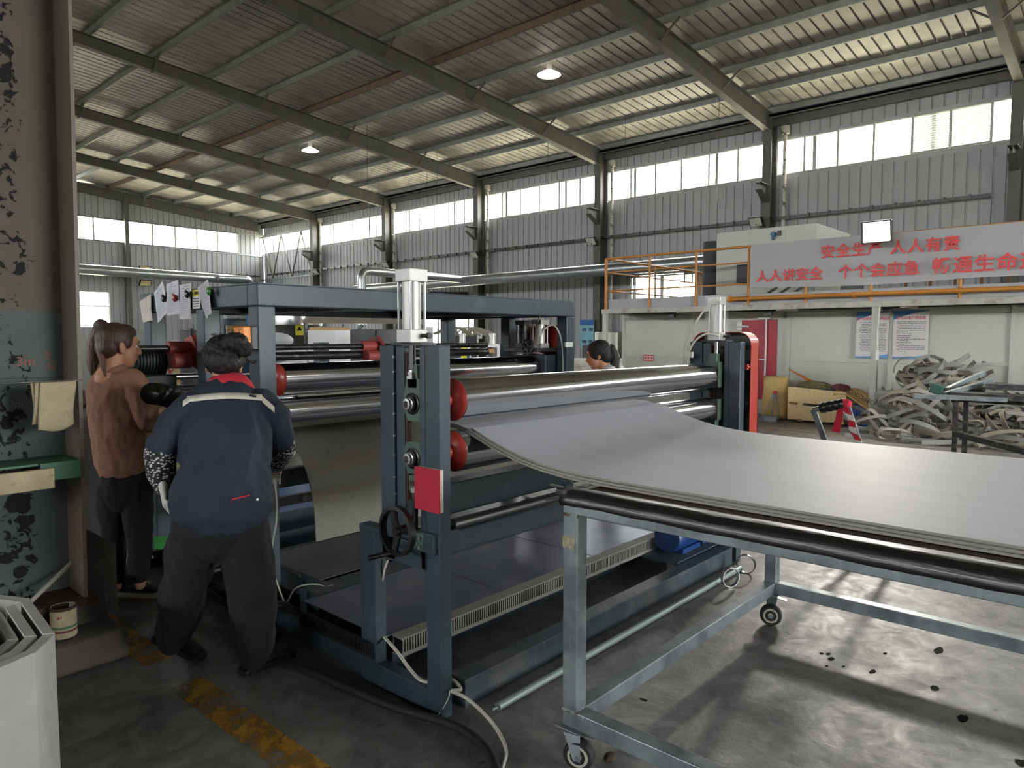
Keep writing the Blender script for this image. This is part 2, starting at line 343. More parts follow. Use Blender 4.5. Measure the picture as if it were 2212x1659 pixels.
def W0(p):                                       # world origin of an (unrotated) thing
    v = Vector((0, 0, 0))
    while p: v += p.location; p = p.parent
    return v
def finish(o, label=None, cat=None, group=None, kind=None):
    if label: o['label'] = label
    if cat: o['category'] = cat
    if group: o['group'] = group
    if kind: o['kind'] = kind
    return o
def obj(name, mb, m, parent=None, label=None, cat=None, group=None, kind=None, smooth=False, origin=None):
    bm = mb.bm if isinstance(mb, MB) else mb
    bmesh.ops.recalc_face_normals(bm, faces=bm.faces)
    if parent is None:
        if origin is None:
            xs = [v.co for v in bm.verts]
            org = Vector(((min(c.x for c in xs)+max(c.x for c in xs))/2, (min(c.y for c in xs)+max(c.y for c in xs))/2, min(c.z for c in xs)))
        else: org = Vector(origin)
        loc = org
    else: org = W0(parent); loc = Vector((0, 0, 0))
    bmesh.ops.translate(bm, verts=bm.verts, vec=-org)
    me = bpy.data.meshes.new(name); bm.to_mesh(me); bm.free()
    if smooth:
        for p in me.polygons: p.use_smooth = True
        if smooth is not True:
            try: me.set_sharp_from_angle(angle=math.radians(18 if smooth == 30 else smooth))
            except Exception: pass
    me.materials.append(m)
    o = bpy.data.objects.new(name, me); COL.objects.link(o); o.parent = parent; o.location = loc
    return finish(o, label, cat, group, kind)
def thing(name, label, cat, loc, group=None, kind=None):
    o = bpy.data.objects.new(name, None); COL.objects.link(o); o.location = loc; o.empty_display_size = .1
    return finish(o, label, cat, group, kind)
def dup(o, off, parent=None, **kw):             # copy a thing with its parts and sub-parts
    c = o.copy(); COL.objects.link(c); c.parent = parent
    if parent is None: c.location = o.location + Vector(off)
    for ch in o.children: dup(ch, (0, 0, 0), c)
    for k, v in kw.items(): c[k] = v
    return c
def share(name, me, loc, parent=None, rot=None, scale=None, **kw):
    o = bpy.data.objects.new(name, me); COL.objects.link(o); o.parent = parent
    o.location = Vector(loc) - (W0(parent) if parent else Vector((0, 0, 0)))
    if rot: o.rotation_euler = rot
    if scale: o.scale = scale
    return finish(o, **kw)
def meshof(name, mb, m, smooth=False):
    bmesh.ops.recalc_face_normals(mb.bm, faces=mb.bm.faces)
    me = bpy.data.meshes.new(name); mb.bm.to_mesh(me); mb.bm.free(); me.materials.append(m)
    if smooth:
        for p in me.polygons: p.use_smooth = True
    return me
def text_obj(name, txt, size, m, loc, rot, parent=None, ext=.001, align='LEFT', spacing=1.0, bold=0.0):
    c = bpy.data.curves.new(name, 'FONT'); c.body = txt; c.size = size; c.extrude = ext; c.align_x = align; c.space_character = spacing; c.offset = bold
    c.resolution_u = 2
    t = bpy.data.objects.new(name, c); COL.objects.link(t)
    dg = bpy.context.evaluated_depsgraph_get(); me = bpy.data.meshes.new_from_object(t.evaluated_get(dg))
    bpy.data.objects.remove(t); bpy.data.curves.remove(c)
    me.materials.clear(); me.materials.append(m); me.name = name
    o = bpy.data.objects.new(name, me); COL.objects.link(o); o.parent = parent
    o.location = Vector(loc) - (W0(parent) if parent else Vector((0, 0, 0))); o.rotation_euler = rot
    return o
def catmull(pts, k=8):
    P = [Vector(p) for p in pts]; P = [P[0]*2-P[1]]+P+[P[-1]*2-P[-2]]; out = []
    for i in range(1, len(P)-2):
        for j in range(k):
            t = j/k; a, b, c, d = P[i-1], P[i], P[i+1], P[i+2]
            out.append(.5*((2*b)+(c-a)*t+(2*a-5*b+4*c-d)*t*t+(3*b-a-3*c+d)*t**3))
    out.append(P[-2]); return out
ROT_X = (PI/2, 0, -PI/2)     # text / card lying in a plane x = const, read from the -X side

# ================================================================== SETTING
XW, YF, XL, YB = 21.2, 38.4, -20.8, -12.0
g = MB(); g.box(-120, 160, -120, 180, -.3, -.12)
M_grass = mat('grass_ground', '#94907a', .95, var=.25, scale=.6)
obj('ground', g, M_grass, kind='structure')
f = MB(); f.box(XL-.2, XW+.2, YB-.2, YF+.2, -.1, 0)
floor = obj('floor', f, floor_mat(), kind='structure', origin=(0, 0, 0))
l = MB(); l.box(1.21, 1.35, -1, 3.05, .0004, .0012); l.box(1.215, 1.34, 3.35, 4.3, .0004, .0012)
obj('floor_line', l, worn_paint(), floor)
l = MB(); l.box(11.35, 11.42, 3.0, 9, .0004, .0012)
obj('floor_line', l, worn_paint(), floor)
for k, (px, py, rx, ry) in enumerate(((1775, 1412, .014, .01), (1789, 1413, .018, .01), (1795, 1424, .026, .013), (1786, 1439, .012, .007), (1822, 1440, .012, .007), (1885, 1451, .028, .012), (1912, 1412, .016, .008), (2019, 1487, .034, .016), (2080, 1552, .038, .018), (2028, 1405, .05, .02), (1390, 1512, .01, .02), (2205, 1648, .03, .02), (980, 1420, .01, .006))):
    p = PZ(px, py, 0); b = MB(); A = [b.bm.verts.new((p.x+math.cos(a*PI/8)*rx*random.uniform(.75, 1.1), p.y+math.sin(a*PI/8)*ry*random.uniform(.75, 1.1), .0008)) for a in range(16)]; b.bm.faces.new(A); obj('oil_spot', b, mat('oil_black', '#15120e', .85, spec=.1), floor)
# crack lines in the concrete
cr_ = MB()
for k in range(5):
    a = Vector((random.uniform(3.4, 6), random.uniform(-1.5, 1.6), .0006)); an = random.uniform(0, 6)
    pts = [a]
    for i in range(14): an += random.uniform(-.5, .5); pts.append(pts[-1]+Vector((math.cos(an), math.sin(an), 0))*.07)
    for p, q in zip(pts, pts[1:]): cr_.bar(p, q, .004, .0008)
obj('crack', cr_, mat('crack_dark', '#1f1c19', .9), floor)

def rib_sheet(width, ribs, depth=.028, L=1.0, axis='z'):
    """one profiled sheet: width along u, ribs with recessed grooves, length L along the other axis"""
    prof = []; step = width/ribs
    for i in range(ribs):
        u = i*step; prof += [(u, 0), (u+step-.05, 0), (u+step-.038, depth), (u+step-.012, depth)]
    prof.append((width, 0)); return prof
SHW = .84
def wall_sheets(parent, mk, bands, u0, u1, name='wall_sheet'):
    """bands: list of (z0,z1, [(ua,ub) gaps]); mk(u,depth,z)->world point. Each sheet is its own object"""
    cache = {}
    n = int(math.ceil((u1-u0)/SHW))
    for (z0, z1, gaps) in bands:
        for i in range(n):
            ua = u0+i*SHW; ub = min(ua+SHW, u1)
            if any(a <= ua+.02 and ub-.02 <= b for a, b in gaps): continue
            key = (z0, z1, round(ub-ua, 3))
            if key not in cache:
                b = MB(); pr = rib_sheet(SHW, 3); pr = [p for p in pr if p[0] <= ub-ua+1e-6]
                if pr[-1][0] < ub-ua-1e-4: pr.append((ub-ua, 0))
                A = [b.bm.verts.new(mk(u, d, z0)-mk(0, 0, 0)) for u, d in pr]; B = [b.bm.verts.new(mk(u, d, z1)-mk(0, 0, 0)) for u, d in pr]
                for j in range(len(pr)-1): b.bm.faces.new((A[j], A[j+1], B[j+1], B[j]))
                cache[key] = meshof(name, b, M_wall)
            share(name, cache[key], mk(ua, 0, 0), parent)

def EAV(x): return 8.02+.085*(20.83-abs(x))      # rafter top line
# right wall --------------------------------------------------------------
wr = MB(); wr.box(XW+.12, XW+.16, YB, YF, -.1, .9)
wr.box(XW+.03, XW+.16, YB, YF, 6.16, 6.27); wr.box(XW-.02, XW+.16, YB, YF, 7.29, 7.37)     # sill and head of the window band
for y in range(-12, 39, 3): wr.box(XW+.06, XW+.14, y+1.4, y+1.5, 0, 8.1)
wall_r = obj('wall_right', wr, M_wall, kind='structure', origin=(XW, 0, 0))
mkR = lambda u, d, z: Vector((XW+.02+d, u, z))
lowgap = [(11.0, 13.6), (20.6, 24.6)]
wall_sheets(wall_r, mkR, [(7.33, 8.35, []), (3.6, 6.2, []), (2.35, 3.6, [(11.0, 13.6)]), (1.0, 2.35, [(20.6, 24.6)]), (0, 1.0, [])], YB, YF)
# window band: one window per bay, panes as parts
COLS = [2.6+6.02*i for i in range(-2, 7)]      # y of the wall columns
wn = 0
for i in range(len(COLS)):
    y0 = COLS[i]+.12; y1 = (COLS[i+1] if i+1 < len(COLS) else YF)-.12
    if y1 <= y0: continue
    wn += 1
    if i == len(COLS)-1: y0 += 1.2
    w = thing('window_%d' % wn, None, None, (XW, (y0+y1)/2, 6.27), kind='structure')
    lou = (i == 2)
    fr = MB(); n = 6; ys = [y0+(y1-y0)*k/n for k in range(n+1)]
    if lou: ys = [y0, 3.17, 4.05, 4.92, 5.85, 6.78, 7.7, y1]; n = 7
    fr.box(XW-.0, XW+.05, y0, y1, 6.27, 6.31); fr.box(XW, XW+.05, y0, y1, 7.26, 7.3)
    obj('window_frame', fr, M_frame, w)
    for k in range(n+1):
        b = MB(); b.box(XW-.04, XW+.04, ys[k]-.03, ys[k]+.03, 6.27, 7.3); obj('mullion', b, M_frame, w)
    for k in range(n):
        if lou and k in (1, 2):
            for j in range(16):
                b = MB(); z = 6.33+j*.0605; b.obox((XW+.01, (ys[k]+ys[k+1])/2, z), (.021, 0, -.014), (0, (ys[k+1]-ys[k])/2-.02, 0), (.003, 0, .004))
                obj('louvre_slat', b, M_frame, w)
        else:
            b = MB(); b.box(XW+.02, XW+.026, ys[k]+.018, ys[k+1]-.018, 6.3, 7.27); obj('pane', b, M_pane, w)
for (a, bb, z0, z1, n) in ((11.05, 13.55, 2.77, 3.54, 2), (20.6, 24.4, 1.0, 2.3, 4)):
    wn += 1; w = thing('window_%d' % wn, None, None, (XW, (a+bb)/2, z0), kind='structure')
    fr = MB()
    fr.box(XW-.02, XW+.06, a-.05, bb+.05, z0-.05, z0); fr.box(XW-.02, XW+.06, a-.05, bb+.05, z1, z1+.05)
    for s_ in (a-.05, bb): fr.box(XW-.02, XW+.06, s_, s_+.05, z0, z1)
    obj('window_frame', fr, M_frame, w)
    for k in range(n):
        u0 = a+(bb-a)*k/n; u1 = a+(bb-a)*(k+1)/n
        b = MB(); b.box(XW+.02, XW+.026, u0+.03, u1-.03, z0, z1); obj('pane', b, M_pane, w)
        if k: b = MB(); b.box(XW-.03, XW+.05, u0-.06, u0+.06, z0, z1); obj('mullion', b, M_frame, w)
    if z0 > 2:      # sheeting under and above the short window
        b = MB(); b.box(XW+.02, XW+.06, a-.1, bb+.1, 2.3, z0-.04); obj('sill_sheet', b, M_wall, w)
# far wall ----------------------------------------------------------------
wf = MB(); wf.box(XL, XW, YF+.12, YF+.16, -.1, .9)
wf.box(XL, XW, YF-.02, YF+.1, 6.1, 6.2); wf.box(XL, XW, YF-.02, YF+.1, 7.28, 7.36)
for x in (5.2, 11.2, 16.4): wf.box(x, x+.12, YF-.06, YF+.1, 0, 6.1)
wall_f = obj('wall_far', wf, M_wall, kind='structure', origin=(0, YF, 0))
mkF = lambda u, d, z: Vector((u, YF+.02+d, z))
wall_sheets(wall_f, mkF, [(7.3, 8.9, []), (3.7, 6.15, []), (2.0, 3.7, [(8.5, 13.0)]), (0, 2.0, []), (6.15, 7.3, [(-21, -16), (3.3, 19.65)])], XL+.04, XW)
fgable = MB()
fgable.prism([(XL, YF+.03, 8.9), (XW, YF+.03, 8.9-.0), (XW, YF+.03, 8.35), (0, YF+.03, 10.2), (XL, YF+.03, 8.35)], (0, .05, 0)) if False else fgable.prism([(8, YF+.03, 8.85), (0, YF+.03, 10.0), (-8, YF+.03, 8.85)], (0, .05, 0))
obj('gable_sheet', fgable, M_wall, wall_f)
for (a, bb, z0, z1, n) in ((13.9, 19.6, 6.22, 7.27, 5), (8.1, 13.7, 6.22, 7.27, 4), (3.4, 7.9, 6.22, 7.27, 4), (8.6, 12.9, 2.1, 3.68, 3)):
    wn += 1; w = thing('window_%d' % wn, None, None, ((a+bb)/2, YF, z0), kind='structure')
    fr = MB(); fr.box(a-.05, bb+.05, YF-.02, YF+.06, z0-.05, z0); fr.box(a-.05, bb+.05, YF-.02, YF+.06, z1, z1+.05)
    for s_ in (a-.05, bb): fr.box(s_, s_+.05, YF-.02, YF+.06, z0, z1)
    if z0 < 3: fr.box(a, bb, YF-.01, YF+.05, 2.98, 3.04)
    obj('window_frame', fr, M_frame, w)
    for k in range(n):
        u0 = a+(bb-a)*k/n; u1 = a+(bb-a)*(k+1)/n
        b = MB(); b.box(u0+.025, u1-.025, YF+.02, YF+.026, z0, z1); obj('pane', b, M_pane, w)
        if k: b = MB(); b.box(u0-.04, u0+.04, YF-.04, YF+.05, z0, z1); obj('mullion', b, M_frame, w)
    if a == 8.1:
        for j in range(18):
            b = MB(); z = 6.27+j*.056; b.obox(((a+11.9)/2+.0, YF+.0, z), ((11.9-a)/2, 0, 0), (0, .025, -.02), (0, .003, .004)); obj('louvre_slat', b, M_frame, w)
b = MB(); b.box(13.65, 13.83, YF-.28, YF-.02, 0, 8.5); obj('wind_post', b, M_colm, wall_f)
b = MB(); b.box(7.6, 7.78, YF-.28, YF-.02, 0, 8.9); obj('wind_post', b, M_colm, wall_f)
# left and back walls (never in view; they close the hall)
wl = MB(); wl.box(XL-.15, XL, YB, YF, -.1, 5.6); wl.box(XL-.15, XL, YB, YF, 7.0, 8.3); obj('wall_left', wl, M_wall, kind='structure')
wb = MB(); wb.box(XL, 3.2, YB-.15, YB, -.1, 9.9); wb.box(9.6, XW, YB-.15, YB, -.1, 8.7); wb.box(3.2, 9.6, YB-.15, YB, 4.5, 9.6)  # door opening added out of view, sized for fill light on the foreground
obj('wall_back', wb, M_wall, kind='structure')

# roof --------------------------------------------------------------------
ceil = thing('ceiling', None, None, (0, 0, 8), kind='structure')
RS = .17
def roof_sheet_mesh(sg):
    b = MB(); pr = rib_sheet(SHW, 3, .055); x0, x1 = 0, sg*(XW+.25)
    A = [b.bm.verts.new((x0, u, EAV(x0)+RS+d)) for u, d in pr]; B = [b.bm.verts.new((x1, u, EAV(x1)+RS+d)) for u, d in pr]
    for j in range(len(pr)-1): b.bm.faces.new((A[j], A[j+1], B[j+1], B[j]))
    return meshof('roof_sheet', b, M_roof)
ms = [roof_sheet_mesh(1), roof_sheet_mesh(-1)]
n = int((YF-YB+.4)/SHW)+1
for i in range(n):
    y = YB-.2+i*SHW
    share('roof_sheet', ms[0], (0, y, 0), ceil); share('roof_sheet', ms[1], (0, y, 0), ceil)
# purlins (Z sections) along the hall
for i in range(14):
    for sg in (1, -1):
        x = sg*(20.83-i*1.575)
        if i == 13 and sg < 0: continue
        z = EAV(x)
        b = MB(); b.box(x-.004, x+.004, YB, YF, z, z+RS-.01); b.box(x, x+.07*1, YB, YF, z, z+.005); b.box(x-.07, x, YB, YF, z+RS-.015, z+RS-.01)
        obj('purlin', b, M_rustp if i == 5 else M_purlin, ceil)
# eave gutter beams
b = MB(); b.box(20.86, 21.15, YB, YF, 7.93, 8.0); b.box(21.05, 21.15, YB, YF, 7.7, 7.95); b.box(20.86, 20.9, YB, YF, 7.9, 8.16); obj('eave_beam', b, M_rafter, ceil)
# rafters (tapered I sections), each with fly braces
def rafter_mesh():
    b = MB()
    def zt(x): return 8.02+.085*(20.83-x)
    def zb(x): return 7.49+.1*(20.83-x) if x > 6 else 7.49+.1*(20.83-6)+.085*(6-x)-.0
    for xa, xb in ((20.8, 13), (13, 6), (6, 0)):
        for sg in (1, -1):
            b.prism([(sg*xa, -.005, zb(xa)), (sg*xb, -.005, zb(xb)), (sg*xb, -.005, zt(xb)), (sg*xa, -.005, zt(xa))], (0, .01, 0))
            for zf, o in ((zt, -.012), (zb, 0)):
                b.prism([(sg*xa, -.1, zf(xa)+o), (sg*xb, -.1, zf(xb)+o), (sg*xb, -.1, zf(xb)+o+.012), (sg*xa, -.1, zf(xa)+o+.012)], (0, .2, 0))
    return meshof('rafter', b, M_rafter)
def brace_mesh(x):
    b = MB(); z = EAV(x)
    b.bar((x, .03, z-.36), (x, .55, z+.02), .04, .04); b.bar((x, -.03, z-.36), (x, -.55, z+.02), .04, .04); return meshof('fly_brace', b, M_rafter)
rm = rafter_mesh(); bms = [brace_mesh(x) for x in (20.83-1.575*k for k in (2, 4, 6, 8))]
for y in COLS+[38.25]:
    share('rafter', rm, (0, y, 0), ceil)
    for q in bms: share('fly_brace', q, (0, y, 0), ceil)

# wall columns ------------------------------------------------------------
def wall_column(y, idx):
    nm = ['nearest wall column at the right edge, beside the louvred window', 'grey wall column rising behind the floodlight over the booth box', 'wall column directly left of the orange platform railing', 'wall column above the right end of the rear machine frame', 'wall column above the pneumatic cylinder of the machine', 'last free standing wall column next to the crossed corner bracing', 'corner column where the far wall meets the long wall']
    t = thing('steel_column', nm[idx], 'column', (21.0, y, 0), 'wall columns along the window wall')
    b = MB(); b.box(20.72, 20.735, y-.13, y+.13, 0, 7.9); b.box(21.12, 21.135, y-.13, y+.13, 0, 7.9); b.box(20.735, 21.12, y-.006, y+.006, 0, 7.9)
    obj('shaft', b, M_colm, t)
    if idx < 6:
        b = MB(); b.box(20.2, 20.72, y-.1, y+.1, 5.93, 5.95); b.prism([(20.2, y-.006, 5.93), (20.72, y-.006, 5.93), (20.72, y-.006, 5.45), (20.2, y-.006, 5.75)], (0, .012, 0))
        b.prism([(20.2, y-.1, 5.74), (20.72, y-.1, 5.44), (20.72, y-.1, 5.455), (20.2, y-.1, 5.755)], (0, .2, 0)); obj('crane_bracket', b, M_colm, t)
        p = MB(); yy = y-.42; p.cyl((21.0, yy, .2), (21.0, yy, 7.45), .055, n=14); p.box(20.92, 21.08, yy-.1, yy+.1, 7.4, 7.62)
        for z in (2, 4.1, 5.4, 6.4): p.cyl((21.0, yy, z), (21.0, yy, z+.06), .064, n=14)
        obj('drain_pipe', p, M_pvc, None, ['white drain pipe at the right edge of the long wall', 'white drain pipe beside the column behind the booth', 'white drain pipe beside the column left of the orange railing', 'white drain pipe beside the column over the rear frame', 'white drain pipe beside the column over the cylinder', 'white drain pipe beside the last wall column'][idx], 'pipe', 'drain pipes down the window wall', smooth=40)
for k, y in enumerate(COLS[2:]+[38.3]): wall_column(y, k) if k < 7 else None
FL = ['floodlight on the column behind the grey booth box', 'floodlight left of the orange platform railing', 'floodlight on the third wall column from the corner', 'small floodlight on the second wall column from the corner', 'smallest floodlight, next to the corner bracing']
def floodlight(px, py, x, lab, s=1.0, grp='unlit wall floodlights'):
    p = PX(px, py, x); t = thing('floodlight', lab, 'lamp', p, grp)
    b = MB(); b.obox(p, (.03, 0, .03), (0, .2*s, 0), (-.1*s, 0, .12*s), .01); obj('housing', b, M_black, t)
    b = MB(); b.obox(p+Vector((-.035, 0, -.03)), (.004, 0, .004), (0, .17*s, 0), (-.085*s, 0, .105*s)); obj('lens', b, mat('lens_glass', '#b9bcae', .25), t)
    b = MB(); yc = min(COLS, key=lambda q: abs(q-p.y)); b.bar(p+Vector((0, 0, -.1)), (20.74, yc, p.z-.13), .04, .03); obj('mount', b, M_black, t)
for (px, py), lab in zip(((1633, 478), (1277, 520), (1025, 550), (833, 571), (683, 587)), FL): floodlight(px, py, 20.4, lab)
for px, py, lab in ((312, 581, 'upper floodlight on the far wall above the duct'), (314, 611, 'lower floodlight on the far wall under the duct')):
    p = PY(px, py, 38.0); t = thing('floodlight', lab, 'lamp', p, 'far wall floodlights')
    b = MB(); b.obox(p, (.28, 0, 0), (0, .03, .02), (0, -.1, .14), .01); obj('housing', b, M_black, t)
    b = MB(); b.obox(p+Vector((0, -.04, -.02)), (.24, 0, 0), (0, .004, .003), (0, -.085, .12)); obj('lens', b, mat('lens_yellow', '#e6dd9a', .3), t)
    b = MB(); b.bar(p, p+Vector((0, .45, 0)), .05, .05); obj('mount', b, M_black, t)
# cable trays
for a, c, lab in (((20.95, 3.1, 4.97), (20.95, 37.5, 5.02), 'dark cable tray running along the long wall below the windows'),):
    t = MB(); t.bar(a, c, .05, .09)
    for k in range(60): y = 3.5+k*.56; t.box(20.88, 20.96, y, y+.05, 4.94, 5.04)
    obj('cable_tray', t, M_dsteel, None, lab, 'cable tray')
t = MB(); t.bar((0, 38.2, 4.95), (20.8, 38.2, 4.95), .05, .07)
for k in range(40): t.box(1+k*.5, 1.05+k*.5, 38.15, 38.25, 4.9, 5.02)
obj('cable_tray', t, M_dsteel, None, 'cable tray along the far wall above the silver duct', 'cable tray')
# corner bracing on the long wall
t = thing('corner_bracing', 'crossed truss bracing in the last bay next to the hall corner', 'bracing', (20.9, 35.5, 4.6))
for a, c in (((20.9, 32.8, 4.75), (20.9, 38.2, 4.75)), ((20.9, 32.8, 7.15), (20.9, 38.2, 7.15)), ((20.9, 32.8, 3.7), (20.9, 38.2, 3.7))):
    b = MB(); b.bar(a, c, .07, .07); obj('chord', b, M_galv, t)
zz = [(37.9, 7.1), (36.9, 4.8), (35.9, 7.1), (34.9, 4.8), (33.9, 7.1), (32.9, 4.8)]
for p, q in zip(zz, zz[1:]):
    b = MB(); b.bar((20.88, p[0], p[1]), (20.88, q[0], q[1]), .06, .06); obj('diagonal', b, M_rafter, t)
for p, q in (((37.9, 2.4), (36.8, 3.7)), ((33.0, 2.4), (34.4, 3.7))):
    b = MB(); b.bar((20.88, p[0], p[1]), (20.88, q[0], q[1]), .06, .06); obj('diagonal', b, M_rafter, t)
# spiral ducts
def duct(name, pts, r, lab):
    P = []
    for a, c in zip(pts, pts[1:]):
        a, c = Vector(a), Vector(c); k = max(2, int((c-a).length/.11)); P += [a+(c-a)*i/k for i in range(k)]
    P.append(Vector(pts[-1])); t = thing(name, lab, 'duct', P[0]); b = MB(); b.tube(P, lambda i: r*(1.03 if i % 2 else 1), 20)
    obj('duct_pipe', b, mat('spiral_duct', '#a9aeae', .3, .8, var=.12, scale=8), t, smooth=35)
    for i in range(10, len(P), 28):
        p = P[i]
        if p.z > 3.3: b = MB(); b.cyl(p, (p.x, p.y, EAV(p.x)+.05), .006, n=6); obj('hanger', b, M_dsteel, t)
    return t
duct('air_duct', [(19, 8.2, 3.66), (19, 26.5, 3.6)], .19, 'silver spiral duct running along the long wall behind the platform')
duct('air_duct', [(18.8, 19.6, 3.68), (14.6, 19.6, 3.7), (14.4, 19.6, 3.66), (14.32, 19.6, 3.55), (14.3, 19.6, 3.4), (14.3, 19.6, 1.9)], .14, 'silver duct branch bending down above the rear machine frame')
duct('air_duct', [(4, 37, 4.68), (19.5, 37, 4.6)], .24, 'silver duct running along the far wall')
duct('air_duct', [(17.6, 36.6, 4.6), (19.2, 36.6, 4.62), (19.4, 36.6, 4.5), (19.42, 36.6, 3.6)], .16, 'short elbow duct at the right end of the far wall duct')
# high bay lamps
for px, py, lab in ((1186, 158, 'nearer round white high bay lamp under the roof'), (670, 323, 'farther round white high bay lamp under the roof')):
    p = PZ(px, py, 8.35); t = thing('high_bay_lamp', lab, 'lamp', p, 'high bay lamps under the roof')
    b = MB(); b.lathe(p+Vector((0, 0, .08)), (0, 0, -1), [(0, .08), (.06, .2), (.12, .3), (.13, .31)], 28, cap=False); b.lathe(p+Vector((0, 0, .075)), (0, 0, -1), [(0, .0), (.0, .07), (.06, .19), (.125, .3)], 28, cap=False)
    obj('reflector', b, M_glass, t, smooth=40)
    b = MB(); b.cyl(p+Vector((0, 0, .07)), p+Vector((0, 0, .3)), .07); obj('ballast', b, M_white, t, smooth=40)
    b = MB(); b.cyl(p+Vector((0, 0, .3)), p+Vector((0, 0, .7)), .01); b.bar(p+Vector((-.3, 0, .5)), p+Vector((.1, 0, .5)), .03, .02); obj('hanger', b, M_dsteel, t)

# ================================================================== FOREGROUND COLUMN
XC = 1.08
t = thing('steel_column', 'big foreground I-section column with peeling grey paint at the left edge', 'column', (.8, 3.9, .3))
b = MB(); b.box(.45, XC, 3.893, 3.907, .28, 9.5); obj('web', b, M_peel, t)
for x, nm in ((XC, 'flange'), (.435, 'flange')):
    b = MB(); b.box(x, x+.016, 3.68, 4.12, .28, 9.5); obj(nm, b, M_peelfl, t)
b = MB(); b.box(.38, 1.13, 3.66, 4.14, .25, .28); obj('base_plate', b, M_rust, t)
for z in (1.31,):
    b = MB(); b.box(.45, XC, 3.888, 3.893, z, z+.002); obj('weld_seam', b, M_rust, t)
for txt, px, py, sz, m in (('3m', 28, 790, .06, 'p'), ('2', 90, 775, .05, 'p'), ('N', 95, 800, .05, 'p'), ('3m', 15, 880, .04, 'w')):
    p = PY(px, py, 3.891)
    text_obj('chalk_mark', txt, sz, mat('pink_chalk', '#a0615f', .9) if m == 'p' else mat('grey_chalk', '#7d827f', .9), p, (PI/2, 0, 0), t, .0005)
t.rotation_euler = (0, .0115, 0)
# plinth
t = MB(); t.box(.2, 1.21, 3.5, 4.6, 0, .14, .02); t.box(.3, 1.2, 3.72, 4.45, .12, .26, .02)
t.prism([(1.09, 3.76, .26), (1.09, 4.1, .26), (1.25, 4.1, .14), (1.25, 3.76, .14)], (0, 0, .34))
obj('concrete_plinth', t, M_conc, None, 'dark stepped concrete plinth under the foreground column', 'plinth')
# paint can
c0 = Vector((.975, 3.62, .145)); t = thing('paint_can', 'small dirty paint tin with banded label on the column plinth', 'can', c0)
b = MB(); b.lathe(c0, (0, 0, 1), [(0, .05), (.005, .053), (.13, .053), (.135, .055)], 28, cap=False); b.cyl(c0, c0+Vector((0, 0, .004)), .05); obj('tin', b, mat('tin_cream', '#a59b7c', .6, var=.2, scale=20), t, smooth=40)
b = MB(); b.lathe(c0+Vector((0, 0, .128)), (0, 0, 1), [(0, .048), (.0, .056), (.012, .056), (.012, .048)], 28, cap=False); obj('rim', b, M_rust, t)
for z, h, m in ((.045, .012, mat('label_green', '#4b6a4c', .7)), (.028, .01, mat('label_maroon', '#5e2a2a', .7))):
    b = MB(); b.lathe(c0+Vector((0, 0, z)), (0, 0, 1), [(0, .0535), (h, .0535)], 28, cap=False); obj('label_band', b, m, t)
b = MB(); d0 = Vector((c0.x, c0.y, 0)).normalized()
for k in range(4): b.obox(c0-d0*.0535+Vector((-.018+k*.012, .004, .1)), (.004, 0, 0), (0, .001, 0), (0, 0, .006))
obj('label_lettering', b, mat('label_red', '#8a3030', .7), t)
# stick leaning behind can
b = MB(); b.tube([PY(60, 1305, 3.72), PY(155, 1215, 3.86)], .011); obj('leaning_stick', b, M_pvc, None, 'thin pale stick leaning on the foreground column web', 'stick', smooth=40)
# channel on the column
t = thing('steel_bracket', 'green and cream scuffed steel angle fixed across the foreground column', 'bracket', (.8, 3.8, .84))
b = MB(); b.box(.92, XC-.0, 3.655, 3.672, .855, .935); b.box(.45, XC-.003, 3.672, 3.89, .925, .935); obj('green_channel', b, M_chan, t)
b = MB(); b.obox((.835, 3.635, .87), (.13, 0, .0), (0, .014, 0), (0, 0, .045), .004); obj('offcut', b, M_offcut, t)
b = MB(); b.box(.55, .715, 3.6, 3.67, .825, .915, .006); obj('dark_tube_end', b, M_dsteel, t)
b = MB(); b.box(.6, .69, 3.7, 3.8, .936, 1.01, .006); obj('metal_box', b, M_alu, None, 'small grey metal box on the column bracket at the left edge', 'box')
# towel: folded, hanging over a thin wire
t = thing('hanging_towel', 'worn beige towel folded over a wire on the foreground column', 'towel', (.98, 3.655, 1.08))
for k, (x0, x1, z0, yo) in enumerate(((.9, 1.05, 1.115, 3.668), (.906, 1.055, 1.102, 3.656), (.925, 1.064, 1.078, 3.644))):
    b = MB(); n = 16
    for s_ in range(1):
        rows = []
        for j in range(12):
            r = []
            for i in range(n):
                u = i/(n-1); v = j/11
                x = x0+(x1-x0)*u+(.008*math.sin(v*3+k)); zb_ = z0+.012*math.sin(u*5+k)+.02*u*(k == 2)
                z = 1.298-(1.298-zb_)*v; y = yo+.006*math.sin(u*9+k*2)*v+.004*math.sin(v*7+u*4)
                r.append((x, y, z))
            rows.append(r)
        V = [[b.bm.verts.new(p) for p in r] for r in rows]; V2 = [[b.bm.verts.new((p[0], p[1]+.01, p[2])) for p in r] for r in rows]
        for j in range(11):
            for i in range(n-1):
                b.bm.faces.new((V[j][i], V[j][i+1], V[j+1][i+1], V[j+1][i])); b.bm.faces.new((V2[j][i], V2[j+1][i], V2[j+1][i+1], V2[j][i+1]))
        for i in range(n-1): b.bm.faces.new((V[11][i], V[11][i+1], V2[11][i+1], V2[11][i])); b.bm.faces.new((V[0][i], V2[0][i], V2[0][i+1], V[0][i+1]))
        for j in range(11): b.bm.faces.new((V[j][0], V[j+1][0], V2[j+1][0], V2[j][0])); b.bm.faces.new((V[j][-1], V2[j][-1], V2[j+1][-1], V[j+1][-1]))
    obj('towel_fold', b, M_towel, t, smooth=True)
b = MB(); b.tube([(.44, 3.665, 1.302), (.8, 3.665, 1.3), (1.1, 3.665, 1.302)], .0025); obj('hanging_wire', b, M_dsteel, None, 'thin wire across the column that the towel hangs on', 'wire')

